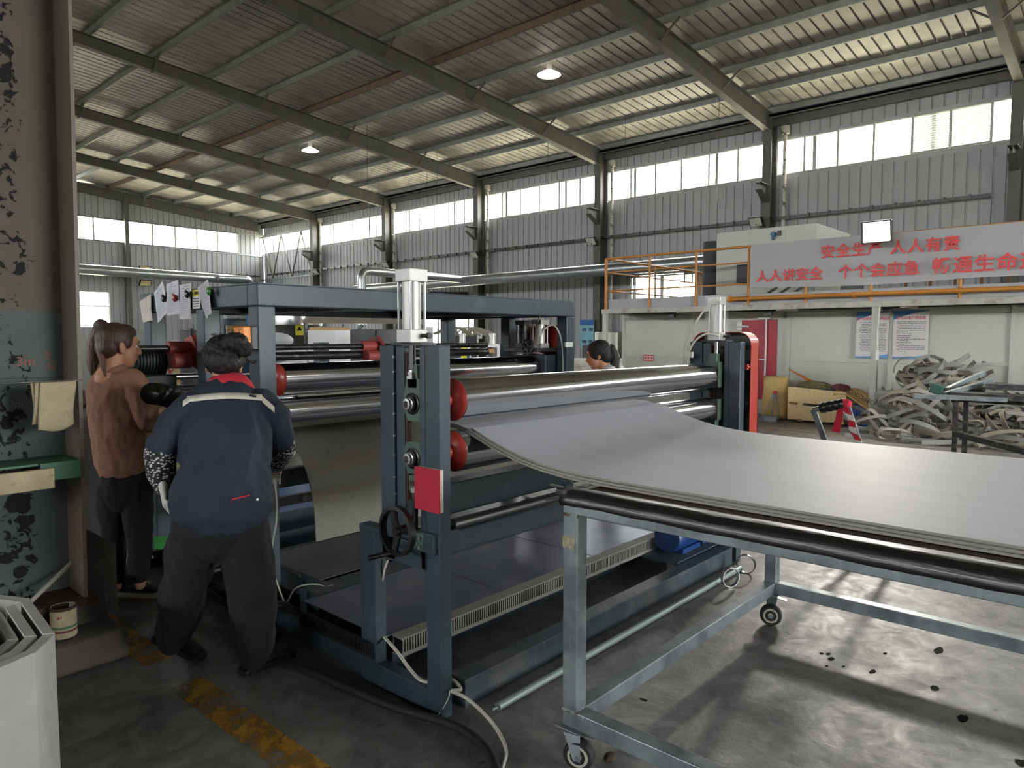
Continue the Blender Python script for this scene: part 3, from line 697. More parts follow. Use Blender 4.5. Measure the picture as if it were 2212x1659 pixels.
# rolled foam bundle at bottom left: nested faceted turns, seen from above
t = thing('foam_sheet_roll', 'upright roll of thick pale grey foam board with faceted turns, bottom left corner', 'roll', (.28, 2.7, 0))
RP = [(.74, 3.17), (.705, 2.72), (.615, 2.595), (.40, 2.50), (.12, 2.56), (-.02, 2.80), (-.03, 3.12), (.16, 3.40), (.46, 3.46), (.66, 3.33)]
RCX, RCY = .37, 2.97
def off_poly(P, sc, jit, rn): return [(RCX+(x-RCX)*sc+rn.uniform(-jit, jit), RCY+(y-RCY)*sc+rn.uniform(-jit, jit)) for x, y in P]
rn_ = random.Random(4); M_pale = mat('pale_foam_board', '#a09f9a', .8, var=.07, scale=10, bump=.15)
for k in range(6):
    sc = 1-.135*k; A_ = off_poly(RP, sc, .004*min(k, 2), rn_); B_ = [(RCX+(x-RCX)*(1-.034/.4/sc), RCY+(y-RCY)*(1-.034/.4/sc)) for x, y in A_]
    b = MB(); n = len(A_)-(1 if k else 0)
    for i in range(n):
        p, q = A_[i], A_[(i+1) % len(A_)]; u, v = B_[i], B_[(i+1) % len(A_)]
        b.prism([(p[0], p[1], 0), (q[0], q[1], 0), (v[0], v[1], 0), (u[0], u[1], 0)], (0, 0, .5-.006*(k % 3)-.003*(i % 2)))
    obj('foam_turn', b, M_pale, t)

# ================================================================== CONTROL CABINET behind column
t = thing('control_cabinet', 'pale grey sheet metal control desk between the column and the woman', 'cabinet', (1.38, 4.6, 0))
b = MB(); b.box(1.1, 1.46, 4.62, 4.98, 0, 1.02, .004); obj('body', b, mat('cabinet_grey', '#878988', .45, var=.04), t)
b = MB(); b.prism([(1.1, 4.62, 1.02), (1.46, 4.62, 1.02), (1.46, 4.98, 1.1), (1.1, 4.98, 1.1)], (0, 0, .012)); obj('sloped_top', b, mat('cabinet_top', '#9a9c9c', .4, var=.04), t)
b = MB(); b.obox((1.31, 4.8, 1.078), (.1, 0, 0), (0, .09, .02), (0, 0, .001)); pp = obj('paper_sheet', b, M_paper, None, 'printed white sheet lying on the grey control desk', 'paper')
b = MB()
for k in range(4): b.obox((1.31, 4.74+k*.035, 1.068+k*.0078), (.07, 0, 0), (0, .004, .001), (0, 0, .0006))
obj('print_line', b, M_dink, pp)
# grey machine cowl and pipes behind the woman
t = thing('side_machine', 'grey painted machine hood behind the woman in the brown shirt', 'machine', (1.75, 6.4, 0))
b = MB(); b.prism([(1.35, 6.2, .4), (2.1, 6.2, .4), (1.9, 6.2, 1.53), (1.35, 6.2, 1.53)], (0, .9, 0)); obj('hood', b, mat('hood_grey', '#8b8f86', .5, var=.06), t)
b = MB(); b.box(1.2, 1.9, 6.0, 6.6, 0, .9, .01); obj('base', b, mat('hood_grey', '#8b8f86'), t)
b = MB(); b.cyl((1.2, 5.9, .98), (2.1, 5.9, .98), .03); obj('brown_tube', b, M_card, t, smooth=40)
b = MB(); b.cyl((1.5, 5.9, 1.33), (1.75, 5.9, 1.33), .012); b.lathe((1.66, 5.9, 1.34), (0, 0, 1), [(0, .02), (.05, .02), (.08, .004)], 14); obj('glass_valve', b, M_stain, t, smooth=40)

# ================================================================== REAR MACHINE FRAME
XA, XB, Y0, Y1, ZT = 1.84, 4.53, 3.41, 4.93, 1.775
R = thing('laminating_machine', 'blue-grey steel laminating frame with chrome rollers behind the front roller stand', 'machine', (3.15, 4.15, 0))
for (a, c) in (((XA, XB, Y0, Y0+.1),), ((XA, XB, Y1-.1, Y1),), ((XA, XA+.1, Y0+.1, Y1-.1),), ((XB-.1, XB, Y0+.1, Y1-.1),)) if False else []: pass
for x0, x1, y0, y1 in ((XA, XB, Y0, Y0+.1), (XA, XB, Y1-.1, Y1), (XA, XA+.1, Y0+.1, Y1-.1), (XB-.1, XB, Y0+.1, Y1-.1)):
    b = MB(); b.box(x0, x1, y0, y1, ZT-.115, ZT, .006); obj('top_beam', b, M_blue, R, smooth=30)
for x in (2.5, 3.85):
    b = MB(); b.box(x, x+.08, Y0+.1, Y1-.1, ZT-.11, ZT-.02, .004); obj('top_crossbar', b, M_blue, R, smooth=30)
b = MB(); b.box(XA+.02, XB-.02, Y0+.02, Y1-.02, ZT-.004, ZT+.006); obj('top_plate', b, M_blue, R)
for x in (2.42, 3.8):
    b = MB(); b.prism([(x, Y0+.1, ZT-.12), (x+.3, Y0+.1, ZT-.12), (x, Y0+.5, ZT-.12)], (0, 0, .02)); obj('gusset', b, M_blue, R)
for x in (XA, XB-.1):
    for y in (Y0, 4.02, Y1-.15):
        b = MB(); b.box(x, x+.1, y, y+.1, .02, ZT-.115, .006); obj('post', b, M_blue, R, smooth=30)
for z, w in ((.0, .1),):
    b = MB(); b.box(XA, XA+.1, 2.52, Y1, 0, .09, .005); obj('base_rail', b, M_blued, R, smooth=30)
    b = MB(); b.box(XB-.1, XB, 2.1, Y1, 0, .09, .005); obj('base_rail', b, M_blued, R, smooth=30)
    for y in (3.16, 3.86, 4.3, 4.8): b = MB(); b.box(XA+.1, XB-.1, y, y+.07, .0, .2 if y < 4 else .17, .005); obj('cross_rail', b, M_blued, R, smooth=30)
for z, x in ((.72, XA), (.72, XB-.1)):
    b = MB(); b.box(x+.01, x+.09, Y0+.1, Y1-.1, z, z+.1, .004); obj('side_rail', b, M_blue, R, smooth=30)
b = MB(); b.box(XA+.1, XB-.1, 4.25, 4.33, .5, .62, .004); obj('cross_tie', b, M_blued, R)
b = MB(); b.box(XA+.1, XB-.1, 4.3, 4.36, .36, .42, .004); obj('cross_tie', b, M_dsteel, R)
# rear rollers
def roller(parent, y, z, x0, x1, r, disc=True):
    b = MB(); b.lathe((x0, y, z), (1, 0, 0), [(0, r-.002), (.002, r), (x1-x0-.002, r), (x1-x0, r-.002)], 72)
    obj('roller', b, M_chrome, parent, smooth=40)
    for xx, sg in ((x0, -1), (x1, 1)):
        b = MB(); b.lathe((xx, y, z), (sg, 0, 0), [(-.001, r*.97), (.003, r*.97), (.012, r*.88), (.03, r*.5), (.032, .032), (.12, .03)], 40); obj('roller_end', b, M_red, parent, smooth=40)
roller(R, 3.66, 1.258, 2.09, 4.28, .093)
roller(R, 3.68, 1.065, 2.09, 4.28, .088)
b = MB(); b.box(2.0, 4.35, 3.78, 3.86, 1.02, 1.11, .004); obj('nip_bar', b, M_dsteel, R)
for z, r, y in ((1.432, .02, 4.3), (1.372, .03, 4.3), (1.25, .02, 4.55)):
    b = MB(); b.cyl((1.45 if r < .03 else 1.84, y, z), (4.45, y, z), r, n=18); obj('guide_rod', b, M_dsteel if y < 4.5 else M_steel, R, smooth=40)
for x in (1.83, 3.2):
    b = MB(); b.cyl((x-.08, 4.3, 1.432), (x+.09, 4.3, 1.432), .042, n=20); b.cyl((x-.08, 4.24, 1.36), (x+.02, 4.24, 1.36), .045, n=20)
    b.prism([(x+.05, 4.2, 1.3), (x+.05, 4.36, 1.36), (x+.05, 4.38, 1.49), (x+.05, 4.28, 1.51), (x+.05, 4.17, 1.4)], (.03, 0, 0)); obj('red_clamp', b, mat('clamp_red', '#9c4540', .5, var=.1), R, smooth=30)
    b = MB(); b.cyl((x+.065, 4.3, 1.5), (x+.065, 4.3, 1.55), .012); obj('clamp_knob', b, M_black, R)
b = MB(); b.lathe((1.56, 4.42, 1.36), (1, 0, 0), [(0, .06), (.02, .085), (.2, .085), (.22, .06), (.3, .03)], 24)
for k in range(10): b.cyl((1.59+k*.018, 4.42, 1.36), (1.598+k*.018, 4.42, 1.36), .094, n=24)
obj('drive_motor', b, mat('motor_dark_green', '#1d2b22', .5), R, smooth=40)
b = MB(); b.box(1.58, 1.8, 4.3, 4.6, .98, 1.28, .01); obj('gearbox', b, mat('motor_dark_green', '#1d2b22', .5), R)
b = MB(); b.cyl((1.3, 4.6, 1.14), (2.05, 4.6, 1.14), .055, n=30); obj('feed_roller', b, M_steel, R, smooth=40)
# right end of the rear machine: cylinders, handwheel, red chain guard
b = MB(); b.box(4.54, 4.63, 3.5, 3.98, .25, 1.6, .04); obj('chain_guard', b, M_red, R, smooth=40)
b = MB(); b.box(4.3, 4.52, 3.52, 3.9, .8, 1.36, .006); obj('bearing_housing', b, M_blue, R)
b = MB(); b.box(4.18, 4.5, 3.5, 3.85, 1.385, 1.415, .004); obj('cylinder_plate', b, M_dsteel, R)
for (x, y, m) in ((4.33, 3.6, M_alu), (4.42, 3.85, M_dsteel)):
    b = MB(); b.box(x-.05, x+.05, y-.05, y+.05, 1.415, 1.45); b.box(x-.05, x+.05, y-.05, y+.05, 1.6, 1.635); b.cyl((x, y, 1.45), (x, y, 1.6), .04, n=24)
    for dx in (-.04, .04):
        for dy in (-.04, .04): b.cyl((x+dx, y+dy, 1.44), (x+dx, y+dy, 1.61), .005, n=8)
    obj('air_cylinder', b, m, R, smooth=40)
b = MB(); n = 24; c = Vector((4.18, 3.6, 1.425)); b.tube([c+Vector((0, math.cos(2*PI*i/n)*.055, math.sin(2*PI*i/n)*.055)) for i in range(n+1)], .009, 8, cap=False)
b.bar(c+Vector((0, -.05, 0)), c+Vector((0, .05, 0)), .012, .012); b.bar(c+Vector((0, 0, -.05)), c+Vector((0, 0, .05)), .012, .012, (0, 1, 0)); obj('handwheel', b, M_black, R, smooth=40)
for pts in (((4.28, 3.58, 1.62), (4.31, 3.55, 1.72), (4.4, 3.5, 1.74), (4.47, 3.47, 1.6), (4.47, 3.46, 1.45), (4.46, 3.44, 1.1)), ((4.28, 3.58, 1.43), (4.31, 3.55, 1.55), (4.38, 3.5, 1.59), (4.43, 3.46, 1.45), (4.43, 3.44, 1.1))):
    b = MB(); b.tube(catmull(pts), .007, 8); obj('air_hose', b, M_cable, R, smooth=True)
b = MB(); b.box(4.4, 4.49, 3.395, 3.41, 1.42, 1.46, .003); obj('hose_clip', b, M_white, R)
# hanging foam sheet from the rear nip
pts = catmull([(3.07, 3.64, 1.16), (3.07, 3.78, 1.13), (3.07, 3.84, 1.03), (3.07, 3.76, .92), (3.07, 3.62, .8), (3.07, 3.53, .66), (3.07, 3.49, .5), (3.07, 3.48, .34)], 6)
b = MB(); b.ribbon(pts, (.87, 0, 0), .009); obj('foam_sheet', b, M_foamback, None, 'brown-grey foam sheet hanging down from the rear rollers', 'foam sheet', smooth=50)
# decks
D = thing('walkway_deck', 'low steel plate deck with slotted trunking between the two roller frames', 'deck', (3, 2.8, 0))
for x0, x1 in ((1.86, 2.62), (2.625, 3.4), (3.405, 4.1)):
    b = MB(); b.box(x0, x1, 2.42, 3.06, .196, .2, .0015); obj('deck_plate', b, M_deckb, D)
for x0, x1 in ((2.07, 3.1), (3.105, 4.3)):
    b = MB(); b.box(x0, x1, 3.24, 3.85, .204, .208, .0015); obj('deck_plate', b, M_deck, D)
b = MB(); b.box(2.05, 2.085, 3.14, 3.85, .09, .205); b.box(1.95, 4.3, 3.07, 3.16, .12, .2); obj('deck_rail', b, M_blued, D)
b = MB(); b.box(1.86, 4.1, 2.5, 2.58, 0, .12); b.box(1.9, 1.98, 2.42, 3.06, .0, .12); b.box(4.1, 4.16, 2.35, 3.1, 0, .2); obj('deck_rail', b, M_blued, D)
b = MB(); b.box(1.9, 4.12, 2.35, 2.42, .193, .2); b.box(1.9, 4.12, 2.35, 2.354, .12, .135); b.box(1.9, 4.12, 2.35, 2.42, .116, .12); b.box(1.9, 4.12, 2.41, 2.414, .12, .19); obj('cable_trunking', b, M_trunk, D)
b = MB()
for k in range(148): x = 1.905+k*.015; b.box(x, x+.007, 2.35, 2.354, .134, .194)
obj('trunking_fingers', b, M_trunk, D, kind='stuff')
b = MB(); b.box(1.905, 4.11, 2.358, 2.405, .122, .19); obj('trunking_dark_fill', b, M_black, D)  # black filler box stands in for the shade behind the slots
b = MB(); b.box(1.8, 1.86, 2.42, 3.0, .116, .12); b.box(1.8, 1.803, 2.42, 3.0, .12, .13)
for k in range(40): y = 2.43+k*.0145; b.box(1.8, 1.803, y, y+.007, .13, .19)
obj('side_trunking', b, M_rubber, D)
# blue tiled plates beyond the rear frame
b = MB(); b.box(2.3, 4.4, 4.45, 6.3, .0, .035, .004); obj('blue_floor_panel', b, mat('blue_panel', '#3f64a0', .35, var=.12, scale=5), None, 'blue sheet lying on the floor behind the laminating machine', 'panel')

# ================================================================== FRONT ROLLER STAND
F = thing('roller_stand', 'blue-grey roller stand with two big chrome rollers in front', 'machine', (3.1, 2.2, 0))
xf = 1.81
def upright(x0, x1, sg):
    xm = x0 if sg < 0 else x1
    b = MB(); b.box(x0, x1, 2.0, 2.085, 0 if sg < 0 else .0, 1.468, .005); obj('post', b, M_blue, F, smooth=30)
    b = MB(); b.box(x0, x1, 2.085, 2.115, .58, 1.468, .004); obj('guide_channel', b, M_blue, F)
    b = MB(); b.box(x0, x1, 2.275, 2.365, .58, 1.468, .005); obj('post', b, M_blue, F, smooth=30)
    b = MB(); b.box(x0+.01, x1-.01, 2.22, 2.272, .7, 1.46, .003); obj('guide_channel', b, M_blue, F)
    b = MB(); b.box(x0+.015, x1-.02, 2.208, 2.222, .84, 1.44); obj('slide_strip', b, M_rust, F)
    b = MB(); b.box(x0, x1, 2.365, 2.52, .04, .69, .005) if False else b.box(x0, x1, 2.415, 2.52, .0, .69, .005); obj('rear_post', b, M_blue, F, smooth=30)
    b = MB(); b.box(x0, x1, 2.085, 2.415, 0, .1, .004); obj('bottom_rail', b, M_blue, F, smooth=30)
    b = MB(); b.box(x0, x0+.05, 2.085, 2.415, .575, .68, .004) if sg < 0 else b.box(x1-.05, x1, 2.085, 2.415, .575, .68, .004); obj('mid_plate', b, M_blue, F)
    b = MB(); b.box(x0-.002, x1+.0, 2.365, 2.52, .672, .695, .003); obj('cap_plate', b, M_blued, F)
    b = MB(); b.box(x0-.015, x1+.01, 2.09, 2.28, 1.468, 1.478, .002); obj('cylinder_plate', b, M_blued, F)
    b = MB()
    for z in (1.42, 1.36, 1.27, 1.19, 1.1, 1.02, .93, .86): b.cyl((xm-.006*(-sg) if sg > 0 else xm-.004, 2.272, z), (xm+.006, 2.272, z), .005, n=8)
    obj('screw_row', b, M_steel, F)
upright(1.81, 1.868, -1); upright(4.46, 4.53, 1)
def bearing(x, z, sg):
    m = -1 if sg < 0 else 1; xx = x+.012*m
    b = MB(); y = 2.168
    b.prism([(x, y-.045, z-.07), (x, y+.03, z-.07), (x, y+.052, z-.03), (x, y+.052, z+.04), (x, y+.035, z+.1 if z > 1.1 else z+.062), (x, y-.045, z+.1 if z > 1.1 else z+.07)], (.055*-m, 0, 0))
    b.box(min(x, x-.05*m), max(x, x-.05*m), y-.03, y+.03, z+.06 if z > 1.1 else z-.135, z+.155 if z > 1.1 else z-.06, .004)
    o = obj('bearing_block', b, M_green, F, smooth=30)
    b = MB(); b.lathe((x, y, z), (m, 0, 0), [(-.01, .043), (.004, .043), (.007, .038), (.003, .035)], 32); b.cyl((x, y, z), (x+.014*m, y, z), .032, n=32); obj('bearing_ring', b, M_dsteel, o, smooth=40)
    b = MB(); b.lathe((x+.015*m, y, z), (m, 0, 0), [(0, .026), (.006, .026), (.008, .022), (.018, .022), (.019, .013), (.002, .012)], 32); obj('bearing_insert', b, M_steel, o, smooth=40)
    b = MB(); zc = z+.11 if z > 1.1 else z-.1; b.box(x+.0005*m-.0006, x+.0005*m+.0006+.001*m, y-.02, y+.02, zc-.01, zc+.01); obj('name_plate', b, M_rust, o)
for z in (1.236, 1.018): bearing(1.818, z, -1); bearing(4.45, z, 1)
def cyl_unit(x, y, sg):
    b = MB(); b.box(x-.043, x+.043, y-.043, y+.043, 1.478, 1.53, .003); obj('cylinder_base', b, M_alu, F, smooth=30)
    b = MB(); b.box(x-.045, x+.045, y-.045, y+.045, 1.715, 1.765, .003); obj('cylinder_head', b, M_alu, F, smooth=30)
    b = MB(); b.cyl((x, y, 1.53), (x, y, 1.715), .037, n=40); obj('cylinder_barrel', b, M_alu, F, smooth=40)
    for dx in (-.036, .036):
        for dy in (-.036, .036): b = MB(); b.cyl((x+dx, y+dy, 1.525), (x+dx, y+dy, 1.72), .0055, n=10); obj('tie_rod', b, M_steel, F, smooth=40)
    b = MB(); b.cyl((x, y, 1.37), (x, y, 1.48), .0145, n=20); obj('piston_rod', b, M_chrome, F, smooth=40)
    b = MB(); b.lathe((x, y, 1.335), (0, 0, 1), [(0, .024), (.01, .024), (.011, .015), (.016, .015), (.017, .021), (.026, .021), (.027, .013), (.04, .012)], 6); obj('rod_nut', b, M_steel, F)
    b = MB(); b.cyl((x+.02, y-.04, 1.505), (x+.02, y-.07, 1.505), .008, n=10); b.cyl((x+.02, y-.07, 1.505), (x+.02, y-.085, 1.505), .012, n=10); obj('air_fitting', b, M_dsteel, F, smooth=40)
cyl_unit(1.822, 2.172, -1); cyl_unit(4.46, 2.172, 1)
roller(F, 2.172, 1.238, 2.04, 4.3, .09); roller(F, 2.172, 1.02, 2.04, 4.3, .088)
for x, z in ((1.83, 1), (4.46, 1)):
    b = MB(); b.cyl((x, 2.172, .69), (x, 2.172, .885), .012, n=16); obj('adjusting_screw', b, M_dsteel, F, smooth=40)
    b = MB(); b.cyl((x, 2.172, .88), (x, 2.172, .9), .02, n=16); obj('screw_collar', b, M_steel, F, smooth=40)
for x0, x1, y0, y1, z0, z1, m in ((1.94, 4.4, 2.15, 2.25, .76, .89, M_blue), (1.94, 4.4, 2.13, 2.23, .6, .69, M_blue), (1.94, 4.4, 2.0, 2.09, .0, .115, M_blued)):
    b = MB(); b.box(x0, x1, y0, y1, z0, z1, .004); obj('cross_beam', b, m, F, smooth=30)
b = MB(); b.cyl((1.94, 2.07, .745), (4.4, 2.07, .745), .021, n=24); obj('tie_bar', b, M_steel, F, smooth=40)
# gearbox, jack plate and handwheel on the near upright
b = MB(); b.box(1.79, 1.93, 2.02, 2.1, .66, .74, .004); b.box(1.8, 1.9, 2.11, 2.24, .69, .705, .002); b.box(1.8, 1.9, 2.11, 2.24, .64, .655, .002); obj('jack_plate', b, M_blue, F)
b = MB(); b.box(1.785, 1.88, 2.07, 2.17, .66, .735, .012)
obj('worm_gearbox', b, M_green, F)
b = MB()
for y in (2.09, 2.12, 2.15):
    for z in (.68, .715): b.cyl((1.786, y, z), (1.778, y, z), .008, n=6)
obj('gearbox_bolts', b, M_steel, F)
hc = Vector((1.725, 2.157, .745)); n = 48
b = MB()
tl = Vector((.0, 1, 0)); prev = None
ring_pts = [(.1, -.012), (.1, .012), (.084, .014), (.084, -.014)]
rings = []
for i in range(n):
    a = 2*PI*i/n; rings.append([b.bm.verts.new(hc+Vector((w, math.cos(a)*r, math.sin(a)*r))) for r, w in ring_pts])
for i in range(n): b.bridge(rings[i], rings[(i+1) % n])
obj('handwheel_rim', b, M_black, F, smooth=30)
b = MB(); b.prism([hc+Vector((0, -.02, 0)), hc+Vector((0, .0, .03)), hc+Vector((0, .035, .088)), hc+Vector((0, .05, .075)), hc+Vector((0, .02, -.02)), hc+Vector((0, .035, -.083)), hc+Vector((0, .01, -.088))], (.012, 0, 0))
b.cyl(hc+Vector((-.012, 0, 0)), hc+Vector((.08, 0, 0)), .017, n=20); obj('handwheel_spoke', b, M_dsteel, F)
b = MB(); hk = hc+Vector((0, .02, -.09)); b.tube([hk, hk+Vector((-.012, .004, 0)), hk+Vector((-.05, .02, -.004)), hk+Vector((-.095, .04, -.008))], lambda i: (.007, .009, .011, .01)[i], 14); obj('crank_handle', b, M_black, F, smooth=40)
# far chain guard
b = MB()
def rr_poly(y0, y1, z0, z1, r, x):
    P = [(x, y0, z0), (x, y1, z0)]
    for cy_, a0 in ((y1-r, 0), (y0+r, PI/2)):
        for k in range(9): a = a0+PI/2*k/8; P.append((x, cy_+math.cos(a)*r, z1-r+math.sin(a)*r))
    return P
b.prism(rr_poly(1.99, 2.42, .2, 1.535, .09, 4.72), (.008, 0, 0)); obj('guard_plate', b, M_dsteel, F)
b = MB(); P = rr_poly(1.99, 2.42, .2, 1.535, .09, 4.6); P = P[1:]+P[:1]
for p, q in zip(P, P[1:]):
    b.prism([p, q, (q[0]+.13, q[1], q[2]), (p[0]+.13, p[1], p[2])], Vector((0, (2.2-p[1]), (1.0-p[2]))).normalized()*.006)
obj('chain_guard', b, M_red, F, smooth=30)
b = MB(); b.box(4.57, 4.6, 2.0, 2.02, 1.28, 1.32, .004); b.cyl((4.56, 2.005, 1.3), (4.62, 2.005, 1.3), .012); obj('guard_lug', b, M_red, F)
b = MB(); z = 1.5
for k in range(34): b.box(4.58, 4.6, 2.03, 2.045, .7+k*.023, .716+k*.023)
obj('chain', b, M_dsteel, F, kind='stuff')
# air hoses at far upright
for pts in (((4.41, 2.12, 1.735), (4.36, 2.16, 1.73), (4.34, 2.26, 1.6), (4.36, 2.35, 1.42), (4.38, 2.36, 1.2)), ((4.41, 2.13, 1.51), (4.36, 2.2, 1.52), (4.345, 2.28, 1.46), (4.36, 2.33, 1.35), (4.38, 2.34, 1.2))):
    b = MB(); b.tube(catmull(pts), .007, 8); obj('air_hose', b, M_cable, F, smooth=True)
b = MB(); b.box(4.375, 4.39, 2.3, 2.38, 1.36, 1.4, .003); obj('hose_clip', b, M_white, F)
b = MB(); b.box(4.405, 4.515, 2.115, 2.23, 1.475, 1.775); obj('protective_film', b, M_film, F)
# things hung on the stand
t = thing('red_notebook', 'red cloth-bound notebook hanging on the near upright', 'notebook', (1.79, 2.045, .83))
b = MB(); b.obox((1.786, 2.047, .914), (.0, .071, .0), (.003, 0, 0), (0, 0, .083)); obj('cover', b, M_redbook, t)
b = MB(); b.box(1.7895, 1.806, 1.977, 2.116, .833, .996); obj('pages', b, M_pages, t)
# orange control box
t = thing('switch_box', 'orange and black switch box on the front post of the rear frame', 'switch box', (1.8, 3.46, 1.43))
b = MB(); b.box(1.8, 1.838, 3.405, 3.5, 1.435, 1.555, .004); obj('black_half', b, M_black, t)
b = MB(); b.box(1.755, 1.8, 3.405, 3.5, 1.437, 1.553, .005); obj('orange_cover', b, M_orange2, t)
b = MB(); b.tube(catmull([(1.8, 3.45, 1.435), (1.79, 3.44, 1.4), (1.82, 3.43, 1.37), (1.83, 3.42, 1.38)]), .006); obj('cable_gland', b, M_black, t)
# papers with magnets on the rear frame, stickers
def page(pts, lab, magnet=None, back=False, nm='paper_sheet'):
    """four corners TL TR BR BL as pixels, pinned on x = 1.835, slightly curled"""
    C4 = [PX(px, py, 1.83) for px, py in pts]; n = 8
    b = MB(); V = []; V2 = []
    for j in range(n+1):
        v = j/n; L_ = C4[0].lerp(C4[3], v); R_ = C4[1].lerp(C4[2], v); row = []; row2 = []
        for i in range(n+1):
            u = i/n; p = L_.lerp(R_, u); p.x -= .004+.02*(v**2)*(1-u if pts[0][0] < 400 else u)+.006*math.sin(u*6+v*4)*v
            row.append(b.bm.verts.new(p)); row2.append(b.bm.verts.new(p+Vector((.0012, 0, 0))))
        V.append(row); V2.append(row2)
    for j in range(n):
        for i in range(n):
            b.bm.faces.new((V[j][i], V[j][i+1], V[j+1][i+1], V[j+1][i])); b.bm.faces.new((V2[j][i], V2[j+1][i], V2[j+1][i+1], V2[j][i+1]))
    o = obj(nm, b, M_paperb if back else M_paper, None, lab, 'paper', smooth=True)
    if not back:
        b = MB()
        for k in range(15):
            v = .2+k*.05; a = C4[0].lerp(C4[3], v).lerp(C4[1].lerp(C4[2], v), .12); c = C4[0].lerp(C4[3], v).lerp(C4[1].lerp(C4[2], v), .86 if k % 4 else .5)
            off = -(.008+.022*v*v); a.x += off; c.x += off; b.bar(a, c, .0006, .0022)
        for k, (v, u0, u1) in enumerate(((.07, .4, .62), (.13, .2, .5), (.16, .6, .85))):
            a = C4[0].lerp(C4[3], v).lerp(C4[1].lerp(C4[2], v), u0); c = C4[0].lerp(C4[3], v).lerp(C4[1].lerp(C4[2], v), u1); a.x -= .009; c.x -= .009; b.bar(a, c, .0006, .005)
        obj('print_line', b, mat('faint_print', '#a9acb5', .8), o)
    if magnet:
        p = PX(magnet[0], magnet[1], 1.81); b = MB(); b.ball(p, .012, .018, .022, n=18); b.ball(p+Vector((-.004, .008, .018)), .006, .012, .008, n=10)
        obj('apple_magnet', b, mat('magnet_'+magnet[2], {'k': '#1c2233', 'r': '#a3242c', 'g': '#3f8f2e'}[magnet[2]], .25, coat=.5), None, magnet[3], 'magnet', 'apple shaped magnets', smooth=True)
page([(302, 652), (327, 635), (330, 692), (316, 697)], 'blank cream sheet turned backwards at the end of the top beam', back=True)
page([(334, 633), (352, 607), (369, 672), (348, 697)], 'leftmost printed sheet, pinned with a dark magnet', (353, 645, 'k', 'dark apple magnet on the leftmost sheet'))
page([(361, 614), (386, 604), (391, 678), (369, 682)], 'second printed sheet, pinned with a red magnet', (377, 644, 'r', 'red apple magnet on the second sheet'))
page([(389, 616), (415, 611), (413, 689), (395, 690)], 'third printed sheet beside the yellow warning sticker', (404, 636, 'k', 'dark apple magnet on the third sheet'))
page([(428, 622), (450, 603), (465, 678), (446, 688)], 'rightmost printed sheet, pinned with a green magnet', (452, 630, 'g', 'green apple magnet on the rightmost sheet'))
t = thing('warning_sticker', 'yellow and white warning sticker on the top beam between papers', 'sticker', PX(424, 655, 1.835))
p = PX(424, 633, 1.836); b = MB(); b.box(1.834, 1.8355, p.y-.05, p.y+.05, p.z-.018, p.z+.018); obj('yellow_band', b, M_yellow, t)
b = MB(); b.box(1.834, 1.8355, p.y-.05, p.y+.05, p.z-.09, p.z-.018); obj('white_field', b, M_white, t)
b = MB()
for k in range(4): b.box(1.833, 1.8345, p.y-.035, p.y+.04, p.z-.035-k*.014, p.z-.031-k*.014)
b.prism([(1.833, p.y+.03, p.z-.01), (1.833, p.y+.045, p.z-.01), (1.833, p.y+.0375, p.z+.01)], (.001, 0, 0)); b.box(1.833, 1.8345, p.y-.03, p.y+.02, p.z-.008, p.z+.008)
obj('sticker_print', b, M_dink, t)

# ================================================================== FOAM SHEETS AND CART
def zprof(y):
    K = [(-1.6, .963), (1.2, .963), (1.45, .965), (1.6, .970), (1.7, .979), (1.8, .993), (1.9, 1.016), (2.0, 1.047), (2.1, 1.083), (2.16, 1.106), (2.2, 1.112), (2.4, 1.112)]
    for (a, za), (c, zc) in zip(K, K[1:]):
        if a <= y <= c: return za+(zc-za)*(y-a)/(c-a)
    return K[-1][1]
for k, (y1, x0, x1, lab) in enumerate(((2.33, 2.085, 3.625, 'lowest of three grey foam sheets running from the rollers onto the cart'), (2.28, 2.09, 3.63, 'middle of three grey foam sheets on the cart'), (2.12, 2.1, 3.64, 'top grey foam sheet curving down from the rollers onto the cart'))):
    ys = [-1.5+.1*i for i in range(27)]; ys += [1.2+.04*i for i in range(int((y1-1.2)/.04)+1)]+[y1]; ys = sorted(set(ys))
    sm = []
    for y in ys:
        zs = sum(zprof(min(2.4, max(-1.6, y+d))) for d in (-.06, -.03, 0, .03, .06))/5; sm.append((0, y, zs+.004+.0092*k))
    b = MB(); b.ribbon([((x0+x1)/2, p[1], p[2]) for p in sm], ((x1-x0)/2, 0, 0), .0078)
    o = obj('foam_sheet', b, M_foam, None, lab, 'foam sheet', 'foam sheets on the cart', smooth=50)
    o.data.materials.append(M_foamedge)
    for p in o.data.polygons:
        if abs(p.normal.x) > .7 or (abs(p.normal.y) > .8): p.material_index = 1
M_weld = mat('weld_joint', '#4a4038', .8, col2='#7f8583', mask=(25, .45, .5), bump=.6)
T = thing('wheeled_cart', 'galvanised steel cart on casters carrying the foam sheets', 'cart', (2.8, .3, 0))
cx0, cx1, cy0, cy1 = 1.9, 3.7, -1.6, 1.475; sq = .06
for x in (cx0, cx1-sq):
    b = MB(); b.box(x, x+sq, cy0, cy1, .9, .933, .003); obj('top_rail', b, M_galv, T, smooth=30)
    b = MB(); b.box(x, x+sq, cy0, cy1, .15, .21, .004); obj('bottom_rail', b, M_galv, T, smooth=30)
for y in (cy0, cy1-sq, 0.0):
    b = MB(); b.box(cx0+sq, cx1-sq, y, y+sq, .9, .933, .003); obj('top_rail', b, M_galv, T, smooth=30)
    if y != 0: b = MB(); b.box(cx0+sq, cx1-sq, y, y+sq, .15, .21, .004); obj('bottom_rail', b, M_galv, T, smooth=30)
